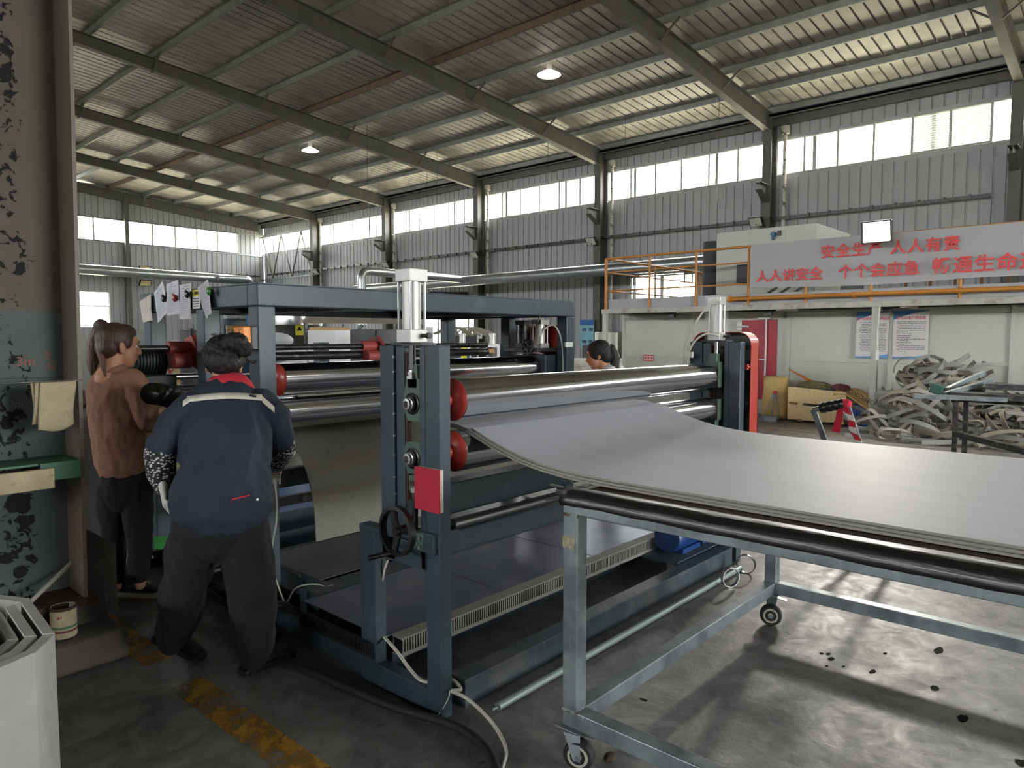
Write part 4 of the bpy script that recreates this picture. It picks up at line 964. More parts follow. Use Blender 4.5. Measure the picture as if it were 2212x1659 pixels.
for x in (cx0, cx1-sq):
    for y in (cy0, cy1-sq):
        b = MB(); b.box(x, x+sq, y, y+sq, .205, .9, .005); obj('leg', b, M_galv, T, smooth=30)
        for zz_ in (.207, .896): b = MB(); b.box(x-.001, x+sq+.001, y-.001, y+sq+.001, zz_-.006, zz_+.006, .001); obj('weld', b, M_weld, T)
        # caster
        c = Vector((x+.02 if x < 2 else x-.05, y+.0, .055)); wd = Vector((.35, -.94, 0)).normalized(); ax = Vector((wd.y, -wd.x, 0))
        b = MB(); b.box(x-.02, x+sq+.02, y-.02, y+sq+.02, .143, .15, .002); b.cyl((x+.03, y+.03, .128), (x+.03, y+.03, .144), .03, n=24)
        q = Vector((x+.03, y+.03, .13))
        for s_ in (-1, 1): b.prism([q+ax*.028*s_-wd*.028, q+ax*.028*s_+wd*.03, Vector((c.x, c.y, .045))+ax*.028*s_+wd*.012, Vector((c.x, c.y, .045))+ax*.028*s_-wd*.012], ax*.004*s_)
        b.cyl(c-ax*.036, c+ax*.036, .007, n=12); cf = obj('caster_fork', b, M_galv, T)
        b = MB(); b.lathe(c-ax*.02, ax, [(0, .035), (.0, .048), (.008, .0545), (.032, .0545), (.04, .048), (.04, .035)], 36); obj('caster_tyre', b, M_rubber, cf, smooth=40)
        b = MB(); b.lathe(c-ax*.021, ax, [(0, .028), (0, .037), (.042, .037), (.042, .028)], 32, cap=False); b.cyl(c-ax*.022, c+ax*.022, .014)
        for k in range(8): a_ = 2*PI*k/8; d = wd*math.cos(a_)+Vector((0, 0, 1))*math.sin(a_); b.bar(c+d*.012, c+d*.03, .006, .036, ax)
        obj('caster_hub', b, mat('caster_hub_cream', '#b3aea0', .5), cf)
        b = MB(); b.bar(q+wd*.03+Vector((0, 0, -.01)), q+wd*.075+Vector((0, 0, -.02)), .03, .005); b.tube([q-wd*.03, q-wd*.06+Vector((0, 0, .006))], .008); obj('brake_pedal', b, M_steel, cf)
text_obj('stamped_print', 'GB/T 13793   Q235B', .018, mat('stamp_ink', '#5c6464', .7), (cx0+.02, 1.33, .2104), (0, 0, -PI/2), T, .0002) if False else None
b = MB(); b.box(1.93, 3.69, -1.6, 1.47, .934, .96, .003); obj('cart_board', b, M_boardb, None, 'dark brown board lying on the cart under the foam sheets', 'board')
b = MB(); N_ = 90; prof = [(1.992, .9615), (1.985, .9735), (1.955, .9775), (1.93, .976), (1.912, .97), (1.9, .958), (1.895, .944), (1.896, .932), (1.904, .922), (1.92, .918), (1.94, .924), (1.96, .9615)]
prev = None; rn_ = random.Random(2)
for i in range(N_+1):
    y = -1.6+3.09*i/N_; w_ = .0007*math.sin(i*.9)+.0006*math.sin(i*.37+2)
    R_ = [b.bm.verts.new((x+(w_ if 1 < k_ < 10 else 0)+rn_.uniform(-.0006, .0006), y, z+(w_*.6 if 1 < k_ < 10 else 0)+rn_.uniform(-.0006, .0006))) for k_, (x, z) in enumerate(prof)]
    if prev: b.bridge(prev, R_)
    else: b.bm.faces.new(R_)
    prev = R_
b.bm.faces.new(prev); obj('wrapped_tube', b, M_tubeb, None, 'long tube wrapped in glossy black film along the cart edge', 'tube', smooth=True)
b = MB()
for k in range(7): a_ = random.uniform(0, 6); b.bar((1.925+.02*math.cos(a_), 1.49, .957+.025*math.sin(a_)), (1.90+.03*math.cos(a_), 1.53, .95+.04*math.sin(a_)), .018, .002)
b.bar((1.93, 1.43, .985), (1.925, 1.49, 1.02), .003, .001); b.obox((1.95, 1.42, .992), (.016, .008, 0), (-.004, .012, 0), (0, 0, .002)); obj('torn_film_end', b, mat('torn_film', '#3a3734', .5), bpy.data.objects['wrapped_tube'])
b = MB(); b.obox((1.8985, 1.449, .8), (.001, 0, 0), (0, .026, 0), (0, 0, .02)); obj('clear_tape', b, mat('old_tape', '#8f8b74', .25, var=.3, scale=60, bump=.6), T)

# ================================================================== SMALL FLOOR ITEMS
b = MB(); b.tube([PZ(1075, 1527, .02), Vector((4.3, 1.9, .02))], .0165, 16); b.tube([PZ(1064, 1533, .014), PZ(1076, 1527, .02)], .005, 8); obj('steel_rod', b, M_rod, None, 'long galvanised rod lying on the floor along the front stand', 'rod', smooth=40)
for px, py, ang, lab, m in ((1577, 1268, .5, 'steel ring standing on the floor at the end of the rod', M_steel), (1611, 1238, 1.45, 'dark steel ring leaning on the far corner of the stand', M_dsteel)):
    p = PZ(px, py, 0); n = 32; d = Vector((math.cos(ang), -math.sin(ang), 0)); ax = d.cross(Vector((0, 0, 1))); b = MB(); rings = []
    for i in range(n):
        a_ = 2*PI*i/n; e = d*math.cos(a_)+Vector((0, 0, 1))*math.sin(a_)
        rings.append([b.bm.verts.new(p+Vector((0, 0, .06))+e*r+ax*w) for r, w in ((.06, -.012), (.06, .012), (.056, .012), (.056, -.012))])
    for i in range(n): b.bridge(rings[i], rings[(i+1) % n])
    obj('steel_ring', b, m, None, lab, 'ring', 'steel rings on the floor', smooth=30)
# blue motor on the front base
Mo = thing('electric_motor', 'blue electric motor on the far base of the roller stand', 'motor', (4.05, 2.3, .11))
c = Vector((3.98, 2.24, .225)); d = Vector((1, 0, 0))
b = MB(); b.cyl(c+d*.05, c+d*.3, .085, n=32)
for k in range(20):
    a_ = 2*PI*k/20; e = Vector((0, math.cos(a_), math.sin(a_))); b.bar(c+d*.06+e*.09, c+d*.28+e*.09, .004, .02, e)
obj('motor_body', b, M_motor, Mo, smooth=30)
b = MB(); b.lathe(c-d*.02, d, [(0, .06), (0, .09), (.01, .097), (.08, .097), (.08, .09)], 36); obj('fan_cover', b, M_motor, Mo, smooth=40)
b = MB()
for i in range(-5, 6):
    for j in range(-5, 6):
        if 2 < math.hypot(i, j) < 5.3: q = c-d*.0212+Vector((0, i*.0145, j*.0145)); b.cyl(q, q+d*.001, .0045, n=6)
obj('vent_holes', b, M_black, Mo, kind='stuff')
b = MB(); b.box(c.x+.05, c.x+.28, 2.16, 2.32, .115, .15); obj('motor_foot', b, M_motor, Mo)
b = MB(); b.box(c.x+.1, c.x+.22, 2.14, 2.2, .28, .34, .006); obj('terminal_box', b, M_motor, Mo)
b = MB(); b.box(3.85, 4.4, 2.1, 2.4, .1, .12, .003); obj('motor_plate', b, M_blued, Mo)
b = MB(); b.box(4.3, 4.5, 2.16, 2.32, .12, .3, .01); obj('gear_reducer', b, M_motor, Mo)
# hoses and cables
def cable(name, pts, r, m, lab, k=10, cat='cable'):
    b = MB(); b.tube(catmull(pts, k), r, 10); return obj(name, b, m, None, lab, cat, smooth=True)
g0 = .006
cable('white_cable', [PX(826, 1372, 1.86), PX(858, 1408, 1.83), PX(885, 1445, 1.83), PX(916, 1472, 1.84), (1.9, 2.05, .12), (1.9, 1.985, .1), PY(975, 1493, 1.985), PY(1010, 1510, 1.93), PZ(1062, 1560, .045), PZ(1092, 1615, .02), PZ(1085, 1659, g0), PZ(1070, 1720, g0)], .007, M_cable, 'white plastic hose looping out of the stand onto the floor')
cable('black_cable', [PZ(560, 1420, .018), PZ(640, 1440, .018), PZ(760, 1490, .018), PZ(860, 1530, .018), PZ(960, 1560, .018), PZ(1020, 1590, .018), PZ(1065, 1640, .018), PZ(1080, 1720, .018)], .0175, M_rubber, 'thick black cable on the floor in front of the stand')
cable('thin_wire', [PY(972, 1493, 1.985), PY(968, 1510, 1.98), PZ(950, 1540, .03), PZ(925, 1562, .003)], .0022, M_cable, 'thin white wire tie at the near corner post', cat='wire')
cable('thin_wire', [PX(838, 1210, 1.86), PX(830, 1235, 1.85), PX(822, 1290, 1.86), PX(828, 1368, 1.87)], .005, M_cable, 'pale tube hanging under the handwheel', cat='tube')
cable('black_hose', [PZ(430, 1245, .02), PZ(480, 1295, .02), PZ(560, 1350, .02), PZ(600, 1378, .02)], .02, M_rubber, 'black hose lying beside the left base rail', cat='hose')
cb = thing('cable_bundle', 'bundle of black leads over the deck corner by the worker', 'cables', (1.83, 3.2, .15))
for k in range(4):
    b = MB(); b.tube(catmull([PX(585, 1305+k*4, 1.83), PX(610, 1300+k*3, 1.82), PX(635, 1312+k*4, 1.85), PX(660, 1330+k*2, 1.9)]), .006, 8); obj('lead', b, M_rubber, cb, smooth=True)
cable('white_cable', [PX(584, 1000, 1.86), PX(596, 1060, 1.86), PX(598, 1120, 1.86), PX(588, 1180, 1.86), PX(590, 1230, 1.86), PX(610, 1290, 1.86), PX(620, 1300, 1.86), PX(640, 1270, 1.95), PX(680, 1262, 2.02), PX(715, 1272, 2.06)], .0045, M_cable, 'thin white hose running down the front post of the rear frame')
cable('black_cable', [PX(590, 1215, 1.9), PX(604, 1290, 1.9), PX(592, 1230, 1.93), PX(640, 1240, 2.0), PX(660, 1262, 2.05)], .004, M_black, 'thin black lead behind the front post of the rear frame')
def corr_hose(pts, r, lab):
    P = catmull(pts, 9); b = MB(); b.tube(P, lambda i: r*(1.12 if i % 2 else .84), 18); obj('corrugated_hose', b, mat('glossy_black_plastic', '#15140f', .25), None, lab, 'hose', smooth=30)
corr_hose([PR(325, 850, 4.25), PR(352, 853, 4.1), PR(385, 868, 4.05), PR(408, 905, 4.0), PR(410, 960, 4.0)], .052, 'black corrugated hose between the woman and the worker in navy')
corr_hose([PZ(300, 1215, .06), PZ(340, 1205, .06), PZ(380, 1200, .06), PZ(430, 1205, .06)], .055, 'black corrugated hose lying on the floor behind the worker')
t = thing('green_wire_bundle', 'bundle of bright green wire hanging on the rear machine near the floor', 'wire bundle', PR(350, 1185, 4.6))
for k in range(22):
    px = 333+k*1.7; b = MB(); b.tube([PR(px, 1157+random.random()*4, 4.6), PR(px+1, 1184+random.random()*3, 4.58)], .0035, 6); obj('green_wire', b, mat('green_wire', '#3fae4a', .4), t)
b = MB(); p = PZ(494, 1244, .1); b.lathe(p+Vector((0, 0, -.05)), (0, 0, 1), [(0, .02), (.03, .02), (.05, .03), (.07, .016), (.12, .014)], 12); b.tube([p+Vector((0, 0, .05)), p+Vector((-.08, .05, .03)), p+Vector((-.2, .12, -.02))], .016); obj('hose_coupling', b, M_steel, None, 'metal hose coupling on the left base rail', 'coupling', smooth=40)
b = MB(); b.ball(PZ(1318, 1635, .012), .03, .022, .014, n=7); obj('brown_lump', b, mat('brown_offcut', '#3b2c1a', .8), None, 'small brown lump on the floor under the cart', 'debris')

# ================================================================== MEZZANINE BOOTH
XP, XE = 13.57, 12.6; ZP = 2.09
P_ = thing('mezzanine_platform', 'pale grey steel platform with toe board above the booth', 'platform', (15, 4, 0))
b = MB(); b.box(XE, XE+.06, -1.5, 8.78, ZP-.1, ZP, .004); obj('edge_beam', b, M_creamd, P_)
b = MB(); b.box(XE+.06, 18.5, 8.7, 8.78, ZP-.1, ZP, .004); obj('side_beam', b, M_creamd, P_)
b = MB(); b.box(XE+.06, 18.5, -1.5, 8.7, ZP-.03, ZP-.002); obj('platform_floor', b, mat('platform_floor', '#7b7a72', .8), P_)
b = MB(); b.box(XE+.02, XE+.03, -1.5, 8.6, ZP+.002, ZP+.2); obj('toe_board', b, M_grey, P_)
for y in (8.7, 3.38, -1.2):
    b = MB(); b.box(XE, XE+.09, y-.05, y+.05, 0, ZP-.1, .004); obj('post', b, M_cream, P_)
for y in range(-1, 9, 2):
    b = MB(); b.box(XE+.06, XP, y-.03, y+.03, ZP-.12, ZP-.03); obj('joist', b, M_creamd, P_)
    b = MB(); b.box(XE+.28, XE+.36, y+.2, y+.34, ZP-.19, ZP-.12); obj('floor_clip', b, M_black, P_)
Bo = thing('booth', 'pale grey panelled booth under the platform', 'booth', (15, 3.7, 0))
b = MB(); b.box(XP+.03, XP+.08, -1.5, 8.88, 0, 2.0); b.box(XP+.08, 18.4, 8.8, 8.85, 0, 2.0); obj('wall_panel', b, M_cream, Bo)
edges = [8.85, 7.16, 5.15, 3.37, 1.63, 0, -1.5]
for y in edges:
    b = MB(); b.box(XP-.01, XP+.03, y-.035, y+.035, 0, 2.0, .003); obj('frame_post', b, M_cream, Bo)
for y1, y0 in zip(edges, edges[1:]):
    if abs(y1-7.16) < .01: continue
    for z in (1.07, 1.92, .1): b = MB(); b.box(XP, XP+.03, y0+.035, y1-.035, z-.03, z+.05 if z > 1.5 else z+.03, .003); obj('frame_rail', b, M_cream, Bo)
d_ = thing('booth_door', 'red booth door with a white locking rod', 'door', (13.55, 5.75, .28))
b = MB(); b.box(XP-.01, XP+.028, 5.37, 6.07, .28, 1.83, .003); obj('door_leaf', b, M_reddoor, d_)
b = MB(); b.cyl((XP-.05, 5.56, .25), (XP-.05, 5.56, 1.88), .018, n=12); b.box(XP-.09, XP-.02, 5.48, 5.72, 1.85, 1.88); b.cyl((XP-.05, 5.56, 1.06), (XP-.05, 6.0, 1.06), .016, n=10); obj('locking_rod', b, M_white, d_)
b = MB(); b.cyl((XP-.04, 5.9, 1.7), (XP-.04, 6.15, 1.72), .02, .035, 10); b.box(XP-.06, XP-.02, 6.05, 6.15, 1.64, 1.78); obj('door_handle', b, M_alu, d_)
# posters
def poster(y0, y1, z0, z1, title, lab):
    t = thing('wall_poster', lab, 'poster', (XP-.02, (y0+y1)/2, z0), 'rule posters on the booth')
    x = XP-.03 if y0 > 3.4 or True else XP
    b = MB(); b.box(x-.003, x, y0, y1, z0, z1); obj('board', b, mat('poster_white', '#cfcbc9', .6, var=.02), t)
    w = y1-y0; b = MB(); n = 12; V = []
    for i in range(n+1):
        u = i/n; y = y1-w*u; zc = z1-.11*(1-u)**2-.02-.03*math.sin(u*PI)*0; V.append((b.bm.verts.new((x-.0045, y, z1)), b.bm.verts.new((x-.0045, y, zc-.0-(.03*(1-u))))))
    for i in range(n): b.bm.faces.new((V[i][0], V[i+1][0], V[i+1][1], V[i][1]))
    obj('blue_header', b, mat('poster_blue', '#3f6d96', .6), t)
    b = MB(); V = []
    for i in range(n+1):
        u = i/n; y = y1-w*u; zc = z0+.03+.045*u**3; V.append((b.bm.verts.new((x-.0045, y, z0)), b.bm.verts.new((x-.0045, y, zc))))
    for i in range(n): b.bm.faces.new((V[i][0], V[i+1][0], V[i+1][1], V[i][1]))
    obj('blue_footer', b, mat('poster_lightblue', '#6f98c4', .6), t)
    text_obj('title', title, w*.105, mat('poster_red', '#c2555a', .6), (x-.006, (y0+y1)/2, z1-.15), ROT_X, t, .0005, 'CENTER', 1.0, .001)
    b = MB(); rnd = random.Random(len(lab)); z = z1-.2
    while z > z0+.1:
        last = rnd.random() < .25; u = rnd.choice((.1, .16, .1)); end = .92 if not last else rnd.uniform(.3, .6)
        while u < end:
            l_ = rnd.uniform(.05, .16); l_ = min(l_, end-u); b.box(x-.0045, x-.0035, y1-w*(u+l_), y1-w*u, z, z+.011); u += l_+.02
        z -= .0295
    obj('small_print', b, mat('poster_ink', '#77777a', .7), t)
poster(3.4, 3.93, 1.13, 1.95, '生产车间安全管理制度', 'safety rules poster partly behind the platform post')
poster(2.79, 3.33, 1.13, 1.955, '安全用电管理制度', 'electricity safety poster right of the platform post')
t = thing('wall_notice', 'small red and white notice on the booth rail', 'notice', PX(1401, 773, XP-.03))
p = PX(1401, 773, XP-.03); b = MB(); b.obox(p, (0, .125, 0), (.002, 0, 0), (0, 0, .07)); obj('board', b, mat('notice_red', '#c05348', .6), t)
b = MB()
for r in (0, 1):
    for k in range(6): b.obox(p+Vector((-.004, .1-k*.04, .025-r*.055)), (0, .013, 0), (.001, 0, 0), (0, 0, .016))
obj('lettering', b, M_white, t)
b = MB(); b.tube([(XE-.02, 3.3, 2.0), (XE-.02, 3.33, 1.5), (XE-.03, 3.31, 1.25)], .008); b.box(XE-.06, XE-.02, 3.29, 3.34, 1.12, 1.28, .008); obj('hanging_switch', b, M_white, None, 'white switch hanging on its cord from the platform post', 'switch')
# railing
Rl = thing('platform_railing', 'orange painted pipe railing along the platform edge', 'railing', (XE, 5, ZP))
for z, r in ((3.145, .024), (2.86, .015), (2.47, .015)):
    b = MB(); b.cyl((XE, 8.66, z), (XE, -1.4, z), r, n=14); obj('rail', b, M_orange, Rl, smooth=40)
    b = MB(); b.cyl((XE, 8.66, z), (17.2, 8.66, z), r, n=12); obj('rail', b, M_orange, Rl, smooth=40)
for y in (8.66, 7.6, 6.58, 5.53, 4.5, 3.46, 2.2, 1.0):
    b = MB(); b.cyl((XE, y, ZP), (XE, y, 3.145), .024 if y < 8 else .032, n=14); obj('post', b, M_orange, Rl, smooth=40)
for x in (14.6, 16.8):
    b = MB(); b.cyl((x, 8.66, ZP), (x, 8.66, 3.145), .02, n=12); obj('post', b, M_orange, Rl, smooth=40)
b = MB(); b.cyl((XE-.12, 5.8, 2.2), (XE-.12, -1.4, 2.2), .036, n=20); b.cyl((XE-.12, 5.8, 2.2), (XE-.12, 5.86, 2.2), .065, n=20)
for y in (5.5, 3.7, 2.2): b.cyl((XE-.12, y, 2.2), (XE-.12, y-.05, 2.2), .045, n=20); b.box(XE-.12, XE, y-.02, y, 2.13, 2.16)
obj('gas_pipe', b, M_orange, None, 'thick orange pipe with a flanged end below the banner', 'pipe', smooth=40)
# banner
BN = thing('banner', 'grey safety banner with red Chinese lettering tied to the railing', 'banner', (XE-.06, 3, 2.4))
b = MB(); n = 50; V = []; V2 = []
def bz(y, k):      # top and bottom edge of the cloth
    u = (5.47-y)/6.9
    return (3.165-.03*u+.05*math.sin(u*PI)*0 if k else 2.4-.045*math.sin(min(1, u*2)*PI)-.03*u)
for j in range(9):
    r = []; r2 = []
    for i in range(n+1):
        y = 5.47-6.9*i/n; v = j/8; z = bz(y, 1)*(1-v)+bz(y, 0)*v; x = XE-.055-.02*math.sin(i*.5+v*2)*v-.01*math.sin(i*.23)
        r.append(b.bm.verts.new((x, y, z))); r2.append(b.bm.verts.new((x+.003, y, z)))
    V.append(r); V2.append(r2)
for j in range(8):
    for i in range(n): b.bm.faces.new((V[j][i], V[j][i+1], V[j+1][i+1], V[j+1][i])); b.bm.faces.new((V2[j][i], V2[j+1][i], V2[j+1][i+1], V2[j][i+1]))
obj('cloth', b, M_banner, BN, smooth=True)
def btext(s_, px, py, w_px, size):
    p = PX(px, py, XE-.095); o = text_obj('lettering', s_, size, M_bred, p, ROT_X, BN, .001, 'LEFT', 1.08, .004)
    return o
btext('安全生产', 1772, 556, 0, .235); btext('人人有责', 1922, 547, 0, .235)
btext('人人讲安全', 1633, 608, 0, .225); btext('个个会应急', 1810, 599, 0, .235); btext('畅通生命通道', 2012, 589, 0, .265)
# lit floodlight standing before the banner
lp = PX(1893, 500, 12.15); Lm = thing('work_floodlight', 'lit floodlight glaring in front of the red lettered banner', 'lamp', lp, None)
b = MB(); b.obox(lp+Vector((.05, .01, 0)), (.04, 0, .01), (0, .22, 0), (-.03, 0, .17), .01); obj('housing', b, M_black, Lm)
b = MB(); b.obox(lp+Vector((.005, .0, -.005)), (.004, 0, .001), (0, .19, 0), (-.02, 0, .145)); obj('lens', b, M_lamp, Lm)
b = MB(); b.bar(lp+Vector((.08, .0, -.1)), (XE+.0, lp.y, 3.14), .05, .03); obj('mount', b, M_black, Lm)
ld = bpy.data.lights.new('floodlight_beam', 'AREA'); ld.shape = 'RECTANGLE'; ld.size = .36; ld.size_y = .26; ld.energy = 80; ld.color = (1, .95, .86); ld.spread = math.radians(150)
lo = bpy.data.objects.new('floodlight_beam', ld); COL.objects.link(lo); lo.location = lp+Vector((-.04, 0, -.02)); lo.rotation_euler = (Vector((3.5, .6, 0))-lp).to_track_quat('-Z', 'Y').to_euler()
# box machine, cylinder, junction box on the platform
t = thing('ventilation_unit', 'big pale grey sheet metal box standing on the platform', 'machine', (15.5, 6, ZP))
b = MB(); b.box(14.5, 16.6, 5.0, 7.1, ZP, 3.74, .01); b.box(14.49, 14.5, 6.35, 6.36, ZP, 3.7); b.box(14.49, 14.5, 5.6, 5.61, ZP, 3.7); obj('casing', b, M_cream, t)
b = MB(); b.box(14.46, 14.5, 5.7, 5.76, 3.56, 3.66); obj('inlet', b, M_black, t)
b = MB(); b.box(14.2, 14.5, 5.9, 6.5, 2.62, 3.0, .01); obj('control_box', b, M_darkfoam, t)
p = PX(1670, 506, 14.42); b = MB(); b.lathe(p, (-1, 0, 0), [(-.06, .05), (0, .055), (.03, .04)], 18); b.cyl(p, p+Vector((0, 0, -.12)), .03); obj('gas_detector', b, mat('detector_blue', '#20506c', .4), t, smooth=40)
for k in range(3):
    b = MB(); b.tube(catmull([(14.3, 5.5-k*.25, 2.65), (13.6, 5.4-k*.25, 2.45), (13.2, 5.45-k*.25, 2.3)]), .022); obj('black_lead', b, M_black, t)
b = MB(); b.lathe((14.8, 7.33, ZP), (0, 0, 1), [(0, .21), (1.5, .21), (1.51, .2)], 36); b.lathe((14.8, 7.33, ZP+.95), (0, 0, 1), [(0, .213), (.04, .213)], 36, cap=False)
obj('black_duct_drum', b, mat('matt_black_duct', '#3a3c3e', .7, var=.1), None, 'dark vertical duct beside the grey box on the platform', 'duct', smooth=40)
b = MB()
for k in range(9): y = 3.9-k*.45; b.box(16.8, 16.85, y, y+.05, ZP, 3.1)
b.box(16.8, 16.85, .2, 4.0, 2.9, 2.95); b.box(16.8, 16.85, .2, 4.0, 2.4, 2.45); obj('storage_rack', b, mat('rack_brown', '#7a5a3a', .6), None, 'brown steel rack standing behind the banner on the platform', 'rack')
b = MB(); b.lathe((15.2, 4.2, 2.4), (0, 1, 0), [(0, .34), (.4, .34), (.45, .28)], 28); obj('fan_housing', b, M_grey, None, 'round grey fan housing under the banner edge', 'fan', smooth=40)
# galvanised drum left of the booth
b = MB(); b.lathe((13.9, 9.35, 0), (0, 0, 1), [(0, .42), (1.6, .42), (1.62, .4)], 40); obj('steel_drum', b, mat('drum_grey', '#a3a79a', .35, .4), None, 'curved grey metal drum left of the booth', 'drum', smooth=40)

# ================================================================== THINGS ON THE FLOOR AT RIGHT
# sack
t = MB(); c = Vector((12.95, 5.12, 0)); n = 20; rows = []
for j in range(13):
    v = j/12; r = []
    for i in range(n):
        a_ = 2*PI*i/n; rx = .14*(1-.55*v**3)+.01*math.sin(a_*4+v*5); ry = .225+.01*math.sin(a_*3+v*7)
        r.append(t.bm.verts.new((c.x+math.copysign(abs(math.cos(a_))**.6, math.cos(a_))*rx, c.y+math.copysign(abs(math.sin(a_))**.5, math.sin(a_))*ry, .005+.77*v+.01*math.sin(a_*2))))
    rows.append(r)
for p, q in zip(rows, rows[1:]): t.bridge(p, q)
t.bm.faces.new(list(reversed(rows[0]))); t.bm.faces.new(rows[-1])
obj('woven_sack', t, M_sack, None, 'full ochre woven sack standing beside the red door', 'sack', smooth=True)
# dustpan-like caged frame
t = thing('dustpan', 'long handled metal dustpan leaning on the ochre sack', 'dustpan', (12.6, 5.0, 0))
b = MB(); b.prism([(12.35, 5.16, .0), (12.35, 4.86, .0), (12.6, 4.9, .0), (12.6, 5.12, .0)], (0, 0, .09)); obj('pan', b, M_galv, t)
for p, q in (((12.5, 5.15, .09), (12.66, 5.03, .5)), ((12.5, 4.87, .09), (12.66, 4.99, .5)), ((12.52, 5.01, .09), (12.66, 5.01, .5))):
    b = MB(); b.tube([p, q], .012); obj('handle_rod', b, M_galv, t)
b = MB(); b.tube([(12.66, 5.04, .5), (12.66, 4.98, .5)], .028); obj('red_grip', b, M_redc, t)
# pallets / crate
t = thing('wooden_crate', 'raw pine board crate full of rags beside the sack', 'crate', (12.9, 4.25, 0))
y1, y0 = 4.76, 3.78
for z, h in ((.07, .25), (.355, .27)):
    b = MB(); b.prism([(12.6, y1, z), (12.6, y0, z-.03), (12.6, y0, z+h-.06), (12.6, y1, z+h)], (.02, 0, 0)); obj('board', b, M_wood, t)
for y in (4.55, 4.2, 3.85):
    b = MB(); b.box(12.62, 12.66, y-.04, y+.04, .02, .55); obj('batten', b, M_wood, t)
for yy in (y0, y1-.02): b = MB(); b.box(12.62, 13.3, yy, yy+.02, .08, .55 if yy > 4 else .5); obj('side_board', b, M_wood, t)
b = MB(); b.box(12.62, 13.3, y0, y1, .04, .1); obj('crate_floor', b, M_wood, t)
def blob(name, c, r, m, lab, cat, seed=0, n=24, amp=.35, parent=None):
    b = MB(); bmesh.ops.create_icosphere(b.bm, subdivisions=4, radius=1)
    for v in b.bm.verts:
        d = noise.noise(v.co*2.2+Vector((seed, 0, 0)))*amp+noise.noise(v.co*6+Vector((seed, 5, 0)))*amp*.35; v.co *= 1+d
        v.co = Vector((v.co.x*r[0], v.co.y*r[1], v.co.z*r[2]))+Vector(c)
    return obj(name, b, m, parent, lab, cat, smooth=True)
blob('olive_rag', (12.85, 4.4, .62), (.16, .28, .11), M_olive, 'crumpled olive cloth lying in the crate', 'cloth', 1)
blob('olive_rag', (12.9, 4.05, .56), (.15, .2, .09), M_olive, 'second olive cloth at the middle of the crate', 'cloth', 5)
blob('maroon_rag', (12.82, 3.95, .62), (.12, .16, .07), M_maroon, 'maroon rag on top of the crate rags', 'cloth', 3)
blob('grey_rag', (12.78, 4.1, .56), (.08, .17, .05), M_darkfoam, 'charcoal rag beside the maroon rag', 'cloth', 9)
b = MB(); n = 14; V = []
for j in range(8):
    r = []
    for i in range(n+1):
        u = i/n; v = j/7; r.append(b.bm.verts.new((12.56+.5*v+.02*math.sin(u*9), 3.98-.82*u, .63-.42*u*u+.03*math.sin(u*8+v*5)-.12*(1-v)*(1-v)+.02*math.sin(v*9+u*3))))
    V.append(r)
for j in range(7):
    for i in range(n): b.bm.faces.new((V[j][i], V[j][i+1], V[j+1][i+1], V[j+1][i]))
sk = obj('sack_cloth', b, M_sack, None, 'flattened ochre sack with black lettering sliding off the crate', 'sack', smooth=True)
md = sk.modifiers.new('s', 'SOLIDIFY'); md.thickness = .01
text_obj('lettering', 'OPPOXOSUI', .11, mat('sack_ink', '#3a3226', .8), (12.535, 3.3, .44), (PI/2, PI+.45, -PI/2), sk, .001)
for k in range(2):
    b = MB(); b.tube([PX(1704+k*6, 797+k*4, 13.3), PX(1745+k*10, 822+k*2, 12.8)], .014); obj('broom_handle', b, M_orange2, None, ['upper orange broom handle leaning over the crate', 'lower orange broom handle leaning over the crate'][k], 'broom', 'orange handles', smooth=40)
b = MB(); b.box(12.75, 13.2, 3.05, 3.75, 0, .36, .01); obj('blue_crate', b, M_bluebox, None, 'blue plastic crate between the pine crate and the strap pile', 'crate')
# strap pile: individual ribbons
SP = thing('strap_pile', 'big tangled heap of grey foam strips in front of the booth', 'pile', (12.2, 2.2, 0))
rnd = random.Random(11)
def mound(x, y):
    h = 1.08*math.exp(-(((x-12.55)/.85)**2+((y-2.5)/.72)**2))+.6*math.exp(-(((x-12.2)/.8)**2+((y-1.4)/.8)**2)); return h
for k in range(235):
    while True:
        x = rnd.gauss(12.2, .42); y = rnd.choice((rnd.gauss(2.5, .36), rnd.gauss(2.3, .5), rnd.gauss(1.5, .5)))
        if x < 13.2 and y > .6 and y < 3.5: break
    zt_ = max(.08, mound(x, y)*rnd.uniform(.45, 1.0)); a = rnd.uniform(.1, .42); e = rnd.uniform(.3, .8)
    yaw = rnd.gauss(PI/2, .5); tilt = rnd.gauss(.0, .35) + (.5 if rnd.random() < .35 else 0); roll = rnd.gauss(0, .35)
    Mx = Matrix.Rotation(yaw, 3, 'Z') @ Matrix.Rotation(roll, 3, 'Y') @ Matrix.Rotation(tilt, 3, 'X')
    span = rnd.uniform(.55, 1.1)*2*PI; ph = rnd.uniform(0, 6); n = 30; pts = []
    ax = Mx @ Vector((0, 0, 1))
    for i in range(n+1):
        q = ph+span*i/n; p = Vector((math.cos(q)*a, math.sin(q)*a*e, .05*math.sin(q*1.7+k)))
        p = Mx @ p + Vector((x, y, zt_)); p.z = max(p.z, .045+.01*math.sin(k)); p.x = min(p.x, 13.42); pts.append(p)
    wv = ax*.03
    b = MB(); b.ribbon(pts, wv, .011); obj('strap', b, M_strap if rnd.random() < .65 else M_straps2, SP, smooth=40)
for pts in ([(11.15, 3.35, .04), (11.3, 2.9, .04), (11.2, 2.4, .05), (11.35, 1.9, .04), (11.5, 1.2, .04)], [(11.6, 3.6, .05), (11.5, 3.1, .12), (11.4, 2.8, .05), (11.7, 2.3, .1)], [(11.0, 2.3, .05), (11.3, 1.8, .06), (11.2, 1.3, .04), (11.5, .8, .04)]):
    b = MB(); b.ribbon(catmull(pts, 10), (0, 0, .03), .011); obj('strap', b, M_strap, SP, smooth=40)
